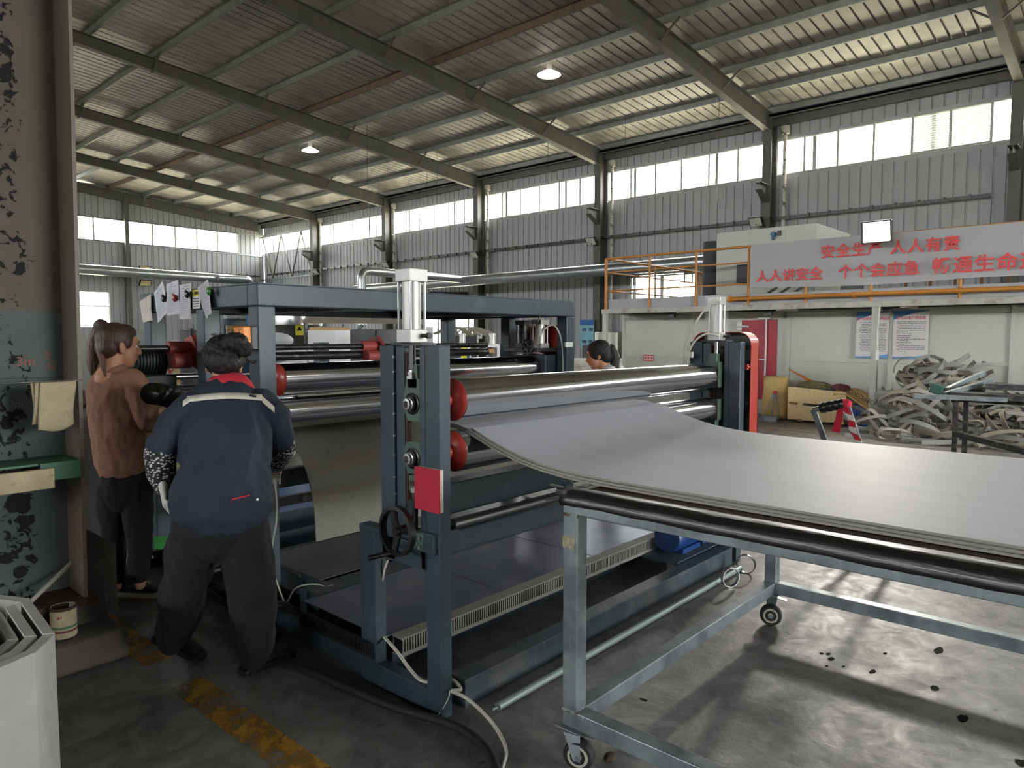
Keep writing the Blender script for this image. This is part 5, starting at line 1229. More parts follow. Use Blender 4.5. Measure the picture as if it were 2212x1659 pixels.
# long upper arcs
for (y, z, r) in ((2.75, 1.0, .2), (2.45, .95, .17), (2.15, .7, .36)):
    b = MB(); n = 26; b.ribbon([(12.2+.05*math.sin(i*.3), y+math.cos(PI*1.2*i/n-.3)*r*1.15, z+math.sin(PI*1.2*i/n-.3)*r) for i in range(n+1)], (.03, 0, 0), .011); obj('strap', b, M_strap, SP, smooth=40)
# dark workbench frames at the right edge
WB = thing('steel_bench_frame', 'black steel bench frame at the right edge before the strap pile', 'bench', (9, .9, 0))
for p, q, w, h in (((9.2, 1.62, .86), (9.0, -1.2, .84), .3, .06), ((9.3, 1.62, .8), (9.1, -1.2, .78), .06, .05), ((9.2, 1.6, .82), (9.2, 1.6, .4), .05, .05), ((9.2, 1.6, .42), (7.6, .2, .38), .06, .06), ((9.8, 1.62, .8), (9.2, 1.62, .8), .05, .05)):
    b = MB(); b.bar(p, q, w, h, (0, 0, 1) if abs(p[2]-q[2]) < .3 else (1, 0, 0)); obj('frame_member', b, M_dsteel, WB)
for x, y in ((9.2, -.9), (9.8, -.9), (9.8, 1.6), (9.2, 1.6)): b = MB(); b.box(x-.025, x+.025, y-.025, y+.025, 0, .8 if y < 0 or x > 9.5 else .42); obj('leg', b, M_dsteel, WB)
b = MB(); b.bar((9.5, 1.35, .95), (9.3, -1.2, .93), .22, .06); obj('steel_channel', b, M_dsteel, None, 'dark steel channel lying on the black bench frame', 'steel bar')
for p, q, lab in (((9.35, 1.72, .9), (9.9, 1.45, 1.08), 'upper galvanised square tube leaning on the bench'), ((9.1, 1.7, .86), (9.8, 1.35, 1.0), 'lower galvanised square tube leaning on the bench'), ((8.9, 1.95, .84), (9.0, 1.1, .84), 'short galvanised tube lying on the bench edge')):
    b = MB(); b.bar(p, q, .05, .05, bev=.004); obj('square_tube', b, M_galv, None, lab, 'steel tube', 'loose tubes on the bench')
b = MB(); c = Vector((9.12, 1.78, .915)); b.obox(c-Vector((0, 0, .0)), (.05, .0, 0), (0, .055, .02), (0, -.02, .05), .01); b.cyl(c+Vector((-.06, 0, 0)), c+Vector((.02, 0, 0)), .042, n=24); obj('pillow_block', b, mat('bearing_teal', '#2f5c52', .4), None, 'green bearing unit on the tubes at the right', 'bearing')
# barrier frame with tape
BF = thing('barrier_trolley', 'bent tube trolley handle wrapped in film with red white tape', 'trolley', (5.5, 1.55, 0))
a1, a2 = PX(1757, 885, 5.6), PX(1828, 871, 5.6)
b1, b2 = PX(1800, 1000, 5.45), PX(1870, 1000, 5.45); b1.z = max(0, b1.z)
b = MB(); b.tube([a1, a2], .02, 14); obj('handle_bar', b, M_steel, BF, smooth=40)
b = MB(); q = a1.lerp(a2, .22); q2 = a1.lerp(a2, .95); b.tube([q.lerp(q2, i/12) for i in range(13)], lambda i: .036+.003*(i % 3), 14); obj('film_wrapping', b, mat('black_film_wrap', '#202121', .25), BF, smooth=40)
for a_, e_ in ((a1, b1), (a2, b2)):
    d = (e_-a_); foot = a_+d*(a_.z/(-d.z)); b = MB(); b.bar(a_, foot, .04, .02, (1, 0, 0)); obj('upright_tube', b, M_galv, BF)
b = MB(); b.bar((a1+Vector((0, 0, -a1.z+.1))), (a2+Vector((0, 0, -a2.z+.1))), .4, .04); b.bar((a1+Vector((-.2, 0, -a1.z+.1))), (a1+Vector((.3, 0, -a1.z+.1))), .05, .05); obj('base_frame', b, M_galv, BF)
for sgn in (-.18, .25):
    for a_ in (a1, a2): b = MB(); b.lathe((a_.x+sgn, a_.y, .05), (0, 1, 0), [(-.015, .03), (-.015, .05), (.015, .05), (.015, .03)], 20); obj('wheel', b, M_rubber, BF)
t = thing('barrier_tape', 'red and white tape knotted on the trolley handle', 'tape', a2)
b = MB(); b.ball(a2.lerp(a1, .05), .032, .032, .036, n=14); b.ball(a2.lerp(a1, -.04)+Vector((0, 0, -.01)), .03, .03, .038, n=14); obj('knot', b, M_redc, t, smooth=True)
tp = [a2+Vector((-.02, .03, -.02)), a2+Vector((-.03, .04, -.12)), a2+Vector((-.03, .06, -.22))]
b = MB(); b.ribbon(tp, lambda i: Vector((.01, .022+.006*i, 0)), .002); obj('loose_end', b, M_redc, t)
d = (b2-a2); P0 = a2+Vector((-.03, -.01, -.03))
for k in range(8):
    b = MB(); b.ribbon([P0+d*(.11*k+.11*j/4)*1.0+Vector((0, .008*math.sin(k*2+j), 0)) for j in range(5)], lambda i: Vector((.012, .028, .004)), .002); obj('tape_stripe', b, M_redc if k % 2 == 0 else M_white, t)

# ================================================================== BACKGROUND MACHINERY
def at(px, py, rng): return PR(px, py, rng)
def stand_box(name, px0, px1, py_top, rng, dep, m, lab, cat, z0=0, bev=.01, **kw):
    """an axis-aligned body whose camera side spans px0..px1 at the given range"""
    a = PR(px0, py_top, rng); c = PR(px1, py_top, rng); x0, x1 = sorted((a.x, c.x)); y0, y1 = sorted((a.y, c.y)); b = MB()
    v = (c-a); v.z = 0; nrm = Vector((-v.y, v.x, 0)).normalized()*dep
    b.prism([(a.x, a.y, z0), (c.x, c.y, z0), (c.x+nrm.x, c.y+nrm.y, z0), (a.x+nrm.x, a.y+nrm.y, z0)], (0, 0, a.z-z0))
    return obj(name, b, m, None, lab, cat, **kw)
# upright foam rolls
def froll(px0, px1, pyt, rng, m, lab):
    a, c = PR(px0, pyt, rng), PR(px1, pyt, rng); r = (c-a).length/2; o = (a+c)/2; h = o.z
    b = MB(); b.lathe((o.x, o.y, 0), (0, 0, 1), [(0, r), (h-.01, r), (h, r-.01), (h, r*.35), (h-.05, r*.33)], 40); return obj('foam_roll', b, m, None, lab, 'roll', 'upright foam rolls behind the machine', smooth=40)
stand_box('white_cabinet', 665, 724, 713, 8.0, .5, M_whitefoam, 'white square cabinet behind the rear rollers', 'cabinet')
froll(722, 765, 713, 9.2, M_whitefoam, 'narrow pale foam roll beside the white cabinet')
froll(756, 866, 712, 8.2, M_darkfoam, 'large charcoal foam roll left of the pneumatic cylinder')
froll(386, 440, 713, 7.2, M_darkfoam, 'charcoal foam roll behind the red clamp at left')
b = MB(); p = PR(694, 740, 6.6); b.box(p.x-.05, p.x+.05, p.y-.05, p.y+.05, 0, p.z, .004); obj('steel_stump', b, M_blue, None, 'short blue-grey post in front of the white cabinet', 'post')
# hopper
h0 = PR(641, 690, 13.5); t = thing('stainless_hopper', 'stainless steel cone hopper with a yellow warning sign', 'hopper', (h0.x, h0.y, 0), None)
r = .44
b = MB(); zt_ = h0.z+.35; b.lathe((h0.x, h0.y, zt_), (0, 0, -1), [(0, r), (.02, r+.01), (.45, r), (.46, r+.01), (.47, r), (1.0, .14), (1.08, .13)], 36); obj('hopper_shell', b, M_stain, t, smooth=35)
b = MB(); b.cyl((h0.x, h0.y, 0), (h0.x, h0.y, zt_-1.05), .1); b.box(h0.x-.5, h0.x+.5, h0.y-.3, h0.y+.3, 0, .9, .01); obj('hopper_base', b, M_alu, t)
sg_ = PR(647, 713, 13.05); b = MB(); rt = Vector((math.sin(math.radians(58)), -math.cos(math.radians(58)), 0))
b.obox(sg_, rt*.07, rt.cross(Vector((0, 0, 1)))*.004, (0, 0, .09)); obj('sign_plate', b, M_yellow, t)
b = MB(); nn = rt.cross(Vector((0, 0, 1)))*.007; s0 = sg_-Vector((sg_.x, sg_.y, 0)).normalized()*.008; b.prism([s0-rt*.045-Vector((0, 0, .01)), s0+rt*.045-Vector((0, 0, .01)), s0+Vector((0, 0, .07))], nn); obj('warning_triangle', b, M_black, t)
# brown shelf with boxes
sh = thing('storage_shelf', 'shelf with cardboard boxes far behind the front post', 'shelf', PR(568, 700, 15)*1)
sh.location.z = 0; o = sh.location
for z in (.8, 1.45, 1.95, 2.3): b = MB(); b.obox((o.x, o.y, z), rt*.75, rt.cross(Vector((0, 0, 1)))*.3, (0, 0, .02)); obj('shelf_board', b, M_galv, sh)
for s_ in (-.72, .72): b = MB(); b.obox(Vector((o.x, o.y, 1.2))+rt*s_, rt*.025, rt.cross(Vector((0, 0, 1)))*.3, (0, 0, 1.2)); obj('upright', b, M_galv, sh)
k = 0
for z, hh in ((1.47, .36), (1.97, .26), (.82, .5)):
    for u in (-.45, 0, .42):
        b = MB(); b.obox(Vector((o.x, o.y, z+hh/2))+rt*u, rt*.19, rt.cross(Vector((0, 0, 1)))*.22, (0, 0, hh/2), .005); k += 1
        obj('cardboard_box', b, M_card, None, '%s cardboard box on the %s board of the far storage shelf' % (('left', 'middle', 'right')[(k-1) % 3], ('second', 'top', 'lowest')[(k-1)//3]), 'box', 'boxes on the far storage shelf')
# bag stack, blue machine, wrapped box
b = MB()
for k in range(9): z = .1+k*.17; b.ball(Vector((PR(596, 700, 9).x, PR(596, 700, 9).y, z)), .2, .2, .095, n=14)
obj('bag_stack', b, mat('white_bags', '#c9ced3', .6), None, 'stack of white sacks right behind the front post of the rear frame', 'stack', smooth=True)
bm_ = PR(500, 700, 12); t = thing('blue_machine', 'dark blue machine with silver canisters behind the worker in navy', 'machine', (bm_.x, bm_.y, 0)); bq = rt.cross(Vector((0, 0, 1)))
for u, w, z0, z1, m in ((-.1, .5, 0, 1.3, M_bluem), (-.25, .06, 1.3, 1.95, M_bluem), (.28, .04, 1.3, 1.95, M_bluem), (.0, .42, 1.85, 1.97, M_bluem)):
    b = MB(); b.obox(Vector((bm_.x, bm_.y, (z0+z1)/2))+rt*u, rt*w, bq*.3, (0, 0, (z1-z0)/2), .01); obj('frame_block', b, m, t)
for u in (-.42, -.32, .42, .33): b = MB(); q = Vector((bm_.x, bm_.y, 0))+rt*u; b.cyl(q+Vector((0, 0, 1.32)), q+Vector((0, 0, 1.72)), .05); obj('canister', b, M_alu, t, smooth=40)
b = MB(); b.obox(Vector((bm_.x, bm_.y, 1.74))+rt*.05-bq*.4, rt*.22, bq*.12, (0, 0, .055)); obj('wrapped_parcel', b, mat('wrapped_grey', '#b5b6b4', .35), None, 'film wrapped grey parcel on top of the blue machine', 'parcel')
bb_ = bpy.data.objects['wrapped_parcel']
# canopy with cloth
t = thing('machine_canopy', 'pale canopy roof on struts above the foam rolls', 'canopy', PR(760, 700, 11.5)); t.location.z = 0; o = t.location
b = MB(); b.prism([Vector((o.x, o.y, 1.72))-rt*.75-bq*.5, Vector((o.x, o.y, 1.72))+rt*1.0-bq*.5, Vector((o.x, o.y, 1.95))+rt*.9, Vector((o.x, o.y, 1.95))-rt*.5], (0, 0, .05)); obj('canopy_sheet', b, mat('canopy_cream', '#bdb8a6', .7), t)
for u in (-.7, -.1, .9):
    b = MB(); b.bar(Vector((o.x, o.y, 0))+rt*u-bq*.45, Vector((o.x, o.y, 1.72))+rt*u-bq*.45, .05, .05, (1, 0, 0)); obj('strut', b, M_galv, t)
    b = MB(); b.bar(Vector((o.x, o.y, 1.3))+rt*u-bq*.45, Vector((o.x, o.y, 1.7))+rt*(u+.3)-bq*.45, .04, .04, (1, 0, 0)); obj('strut', b, M_galv, t)
b = MB(); b.obox(Vector((o.x, o.y, 1.5))-rt*.35, rt*.3, bq*.3, (0, 0, .15), .01); obj('cardboard_box', b, M_card, None, 'cardboard box under the pale canopy', 'box', 'boxes under the canopy')
# conveyor table with white edges, blue leg post with a warning sign
t = thing('conveyor_table', 'small white conveyor table with two air cylinders beyond the rear frame', 'conveyor', PR(1045, 770, 10)); t.location.z = 0; o = t.location
rt2 = Vector((math.sin(math.radians(44)), -math.cos(math.radians(44)), 0)); bq2 = rt2.cross(Vector((0, 0, 1)))
for u, w, z0, z1, m in ((0, .22, 1.36, 1.4, M_white), (-.2, .02, 1.1, 1.38, M_white), (.2, .02, 1.1, 1.38, M_white), (0, .15, 1.28, 1.34, M_card), (0, .26, 1.08, 1.12, M_white), (0, .3, 0, 1.0, M_grey)):
    b = MB(); b.obox(Vector((o.x, o.y, (z0+z1)/2))+rt2*u, rt2*w, bq2*.3, (0, 0, (z1-z0)/2), .004); obj('table_part', b, m, t)
for u in (-.3, .12): b = MB(); q = Vector((o.x, o.y, 1.4))+rt2*u; b.cyl(q, q+Vector((0, 0, .14)), .045); b.cyl(q+Vector((0, 0, .13)), q+Vector((0, 0, .15)), .055); obj('air_cylinder', b, M_alu, t, smooth=40)
p = PR(1002, 757, 8.6); b = MB(); b.obox((p.x, p.y, p.z/2+.02), rt2*.07, bq2*.05, (0, 0, p.z/2), .004); sp_ = obj('sign_post', b, M_bluem, None, 'short blue post carrying a yellow warning label', 'post')
b = MB(); q = p-Vector((p.x, p.y, 0)).normalized()*.06; b.obox(q+Vector((0, 0, -.03)), rt2*.035, bq2*.003, (0, 0, .075)); obj('warning_label', b, M_yellow, sp_)
b = MB(); b.prism([q-rt2*.028, q+rt2*.028, q+Vector((0, 0, .04))], -bq2*.008); obj('warning_triangle', b, M_black, sp_)
# dark electric housing, white switch panel, fire cabinet
stand_box('dark_housing', 958, 1030, 722, 14, .6, mat('dark_housing', '#3b3d3c', .6), 'dark machine housing left of the white switch panel', 'machine')
b = MB(); p = PR(1031, 721, 14.5); b.obox(p, rt2*.1, bq2*.05, (0, 0, .1), .005); b.obox((p.x, p.y, (p.z-.1)/2), rt2*.03, bq2*.02, (0, 0, (p.z-.1)/2)); obj('electrical_box', b, M_white, None, 'small white switch panel on a post in the background', 'switch')
stand_box('white_machine_cabinet', 912, 936, 706, 12.5, .6, M_whitefoam, 'white cabinet in front of the low bright window', 'cabinet')
t = thing('fire_hose_cabinet', 'red fire hose cabinet with white framed glass door', 'cabinet', PR(1147, 740, 10.5)); t.location.z = 0; o = t.location
zc = PR(1147, 726, 10.5).z
b = MB(); b.obox((o.x+.05, o.y, zc), rt2*.17, bq2*.09, (0, 0, .17), .004); b.obox((o.x, o.y, (zc-.17)/2), rt2*.03, bq2*.03, (0, 0, (zc-.17)/2)); obj('red_box', b, M_reddoor, t)
q = Vector((o.x, o.y, zc))-rt2*.03+bq2*-.1
for du, dz, w, h in ((0, .165, .15, .012), (0, -.165, .15, .012), (-.14, 0, .012, .17), (.14, 0, .012, .17)):
    b = MB(); b.obox(q+rt2*du+Vector((0, 0, dz)), rt2*w, bq2*.012, (0, 0, h)); obj('door_frame', b, M_white, t)
b = MB(); b.obox(q, rt2*.13, bq2*.003, (0, 0, .155)); obj('door_glass', b, mat('cabinet_glass', '#8f908c', .2), t)
text_obj('lettering', '消火栓', .06, M_bred, q-bq2*-.0-Vector((q.x, q.y, 0)).normalized()*.02+Vector((0, 0, .04)), (PI/2, 0, math.radians(44)-PI/2), t, .001, 'CENTER')
# blue notice board on wall beside column, dark low machines, tables
t = thing('notice_board', 'blue and white notice board behind the red chain guard', 'notice', PX(1268, 720, 20.6))
p = PX(1268, 722, 20.6); b = MB(); b.obox(p, (0, .3, 0), (.01, 0, 0), (0, 0, .5)); obj('board', b, mat('board_teal', '#7fb2c2', .6), t)
b = MB(); b.obox(p+Vector((-.012, 0, .42)), (0, .3, 0), (.003, 0, 0), (0, 0, .09)); obj('blue_header', b, mat('board_blue', '#2a66ac', .6), t)
b = MB()
for r_ in range(2):
    for c_ in range(2):
        for k in range(3): b.obox(p+Vector((-.013, .18-c_*.3-k*.06, .16-r_*.42)), (0, .02, 0), (.002, 0, 0), (0, 0, .05))
obj('lettering', b, M_dink, t)
stand_box('grey_workbench', 1236, 1345, 776, 9.5, .5, M_creamd, 'pale grey workbench behind the seated woman', 'bench')
stand_box('dark_side_box', 1258, 1300, 745, 12, .5, mat('dark_housing', '#3b3d3c'), 'dark grey machine box beneath the blue notice board', 'machine')
for k, (px0, px1, py, rng, m, lab) in enumerate(((440, 470, 735, 11, M_grey, 'grey machine block behind the left mid post'), (610, 662, 748, 10.5, M_alu, 'light metal machine base under the hopper'), (960, 990, 752, 9.5, mat('dark_housing', '#3b3d3c'), 'dark block left of the blue sign post'), (1076, 1130, 742, 12, mat('slate_box', '#2c3338', .6), 'slate machine box left of the fire hose cabinet'), (880, 905, 742, 9.5, M_creamd, 'cream block behind the cylinder'))):
    stand_box('machine_block', px0, px1, py, rng, .5, m, lab, 'machine')
stand_box('black_hood', 928, 1022, 630, 30.3, .5, mat('dark_housing', '#3b3d3c'), 'dark extractor hood above the far end of the rear frame', 'hood', z0=2.9)
b = MB()
for k in range(14): u = random.uniform(-.4, .4); b.tube(catmull([Vector(PR(1000, 722, 13))+rt2*(u-.2), Vector(PR(1000, 708, 13))+rt2*u*.6, Vector(PR(1000, 725, 13))+rt2*(u+.25)], 5), .02, 6)
obj('scrap_heap', b, M_straps2, None, 'small tangle of foam strips before the low window', 'pile')
# red and yellow pallet goods seen under the clamp
stand_box('packaged_goods', 349, 392, 788, 9, .5, mat('packs', '#b5a678', .7, col2='#b0303c', mask=(8, .55, .58)), 'packed goods in red and cream film behind the left posts', 'boxes')
b = MB(); p = PR(375, 745, 8); b.ball(p+Vector((0, 0, 0)), .22, .16, .05, n=14); obj('white_cloth', b, M_whitefoam, None, 'crumpled white cloth behind the red clamp', 'cloth', smooth=True)
stand_box('grey_machine_cover', 270, 322, 716, 7.5, .6, mat('cover_grey', '#84877f', .5), 'grey machine cover behind the woman in brown', 'machine')

# ================================================================== PEOPLE
def bake(name, mb, m, parent, vox, smooth_it=6, fold=None, label=None):
    """union of blobs -> one continuous surface"""
    bm = mb.bm; bmesh.ops.recalc_face_normals(bm, faces=bm.faces)
    me = bpy.data.meshes.new('tmp'); bm.to_mesh(me); bm.free(); o = bpy.data.objects.new('tmp', me); COL.objects.link(o)
    r = o.modifiers.new('r', 'REMESH'); r.mode = 'VOXEL'; r.voxel_size = vox
    s = o.modifiers.new('s', 'SMOOTH'); s.factor = .5; s.iterations = smooth_it
    dg = bpy.context.evaluated_depsgraph_get(); me2 = bpy.data.meshes.new_from_object(o.evaluated_get(dg)); bpy.data.objects.remove(o)
    if fold:
        amp, fs = fold; nrm = [v.normal.copy() for v in me2.vertices]
        zmin = min(v.co.z for v in me2.vertices)
        for v, nn in zip(me2.vertices, nrm):
            c = v.co; d = noise.noise(Vector((c.x*fs, c.y*fs, c.z*fs*.45)))+.5*noise.noise(Vector((c.x*fs*2.3, c.y*fs*2.3, c.z*fs*1.2+7)))
            d = (1-abs(d)*1.6)*.5; v.co = c+nn*amp*d*min(1, .15+(c.z-zmin)/.14)
    org = W0(parent)
    me2.transform(Matrix.Translation(-org))
    for p in me2.polygons: p.use_smooth = True
    me2.materials.clear(); me2.materials.append(m); me2.name = name
    q = bpy.data.objects.new(name, me2); COL.objects.link(q); q.parent = parent
    if label: q['label'] = label
    return q
def frame(heading, pitch=0, roll=0):
    """columns: right, forward, up"""
    return (Matrix.Rotation(heading-PI/2, 3, 'Z') @ Matrix.Rotation(pitch, 3, 'X') @ Matrix.Rotation(roll, 3, 'Y'))
def head(b, c, Fm, s=1.0):
    """adds skull, face, nose, lips, chin, ears to b; c: centre between the ears at eye height"""
    def L(x, y, z): return Vector(c)+Fm @ (Vector((x, y, z))*s)
    def E(x, y, z, rx, ry, rz): b.ball(L(x, y, z), rx*s, ry*s, rz*s, Fm, 20)
    E(0, -.012, .028, .074, .09, .082); E(0, .028, .03, .062, .062, .058)       # cranium, forehead
    E(0, .03, -.035, .056, .056, .062); E(0, .044, -.07, .036, .04, .036); E(0, .066, -.088, .018, .018, .016)   # jaw, chin
    for sx in (-1, 1):
        E(.036*sx, .055, -.022, .022, .026, .024); E(.03*sx, .072, .028, .022, .016, .008)     # cheek, brow
        E(.072*sx, -.008, -.008, .009, .018, .028); E(.078*sx, -.016, .0, .006, .013, .02); E(.072*sx, .0, -.03, .008, .01, .01)
    b.loft([(L(0, .086, .018), .007*s), (L(0, .098, -.004), .009*s), (L(0, .108, -.022), .0125*s), (L(0, .098, -.031), .011*s)], Fm @ Vector((1, 0, 0)), 12)
    for sx in (-1, 1): E(.011*sx, .094, -.026, .0085, .01, .008)
    E(0, .084, -.05, .021, .014, .007); E(0, .083, -.061, .018, .013, .0075)
    b.loft([(L(0, -.015, -.05), .05*s), (L(0, -.03, -.12), .048*s), (L(0, -.045, -.17), .055*s)], Fm @ Vector((1, 0, 0)), 16)
def face_parts(P, c, Fm, s=1.0, hairm=None):
    def L(x, y, z): return Vector(c)+Fm @ (Vector((x, y, z))*s)
    for sx in (-1, 1):
        b = MB(); b.ball(L(.031*sx, .0695, .008), .0118*s, n=16); e = obj('eye', b, M_eye, P, smooth=True)
        b = MB(); b.ball(L(.0315*sx, .0768, .0075), .0056*s, n=12); obj('iris', b, M_iris, e, smooth=True)
        b = MB(); b.tube([L(.017*sx, .083, .011), L(.024*sx, .0865, .0165), L(.034*sx, .0855, .0165), L(.045*sx, .076, .009)], .0022*s, 6); obj('eyelid', b, hairm, P, smooth=True)
        b = MB(); b.tube([L(.014*sx, .0885, .029), L(.028*sx, .0885, .035), L(.046*sx, .076, .031)], lambda i: (.003, .0038, .0015)[i]*s, 6); obj('eyebrow', b, hairm, P, smooth=True)
    b = MB(); b.ball(L(0, .0905, -.051), .0185*s, .0085*s, .0042*s, Fm, 14); b.ball(L(0, .0895, -.0595), .016*s, .0085*s, .005*s, Fm, 14); obj('lips', b, M_lip, P, smooth=True)
def hand(b, wrist, d, palm_n, s=1.0, curl=.5, thumb=1):
    """palm and five bent fingers; d: direction of the hand, palm_n: direction the palm faces"""
    d = Vector(d).normalized(); pn = Vector(palm_n); pn = (pn-d*pn.dot(d)).normalized(); sd = d.cross(pn)
    w = Vector(wrist); b.loft([(w, .026*s, .018*s), (w+d*.035*s, .038*s, .015*s), (w+d*.08*s, .041*s, .013*s)], sd, 14)
    for k, (o, l, r) in enumerate(((-.03, .062, .0078), (-.010, .074, .0085), (.010, .078, .0086), (.030, .07, .0085))):
        p = w+d*.082*s+sd*o*s; pts = [(w+d*.05*s+sd*o*.8*s, r*s)]; a = .15
        pts.append((p, r*s)); q = p
        for j, f_ in enumerate((.42, .32, .26)):
            a += curl*(.7+.3*j); q = q+(d*math.cos(a)+pn*math.sin(a))*l*f_*s; pts.append((q, r*s*(1-.09*(j+1))))
        b.loft(pts, sd, 10)
    t0 = w+d*.025*s+sd*.03*thumb*s; t1 = t0+(d*.6+sd*.55*thumb+pn*.35)*.04*s; t2 = t1+(d*.85+sd*.1*thumb+pn*.45)*.032*s
    b.loft([(w+d*.012*s+sd*.015*thumb*s, .014*s), (t0, .0125*s), (t1, .0105*s), (t2, .009*s)], pn, 10)
def shoe(P, heel, heading, pitch=0, L_=.265, upper=M_shoe, sole=M_sole, ribs=False):
    Fm = frame(heading, -pitch)
    def T(x, y, z): return Vector(heel)+Fm @ Vector((x, y, z))
    b = MB(); K = [(-.0, .03, 0), (.03, .036, 0), (.09, .034, 0), (.15, .042, 0), (.2, .046, 0), (.245, .036, 0), (.262, .02, 0)]
    f_ = L_/.265
    # sole: two stacked outlines
    out_ = [(w, y*f_) for y, w, _ in K]+[(-w, y*f_) for y, w, _ in reversed(K)]
    b.prism([T(x, y, .0) for x, y in out_], Fm @ Vector((0, 0, .026))); so = obj('shoe_sole', b, sole, P, smooth=35)
    if ribs:
        b = MB()
        for k in range(16):
            for sx in (-1, 1): y = .02+k*.014; w = .037+.009*math.sin(min(1, y/.2)*PI/2); b.obox(T(sx*w, y, .012), Fm @ Vector((.002, 0, 0)), Fm @ Vector((0, .003, 0)), Fm @ Vector((0, 0, .009)))
        obj('sole_rib', b, sole, so)
    b = MB(); b.loft([(T(0, .025, .06), .032, .045), (T(0, .07, .065), .034, .045), (T(0, .12, .055), .037, .034), (T(0, .17, .043), .041, .024), (T(0, .215, .036), .038, .018)], Fm @ Vector((1, 0, 0)), 18)
    b.loft([(T(0, .045, .06), .036, .036), (T(0, .045, .1), .036, .038)], Fm @ Vector((1, 0, 0)), 16)
    u = bake('shoe_upper', b, upper, P, .008, 3)
    b = MB()
    for k in range(4): y = .1+k*.022; b.tube([T(-.02, y, .088-k*.009), T(0, y+.006, .098-k*.011), T(.02, y, .088-k*.009)], .003, 6)
    obj('laces', b, M_darkfoam, u)

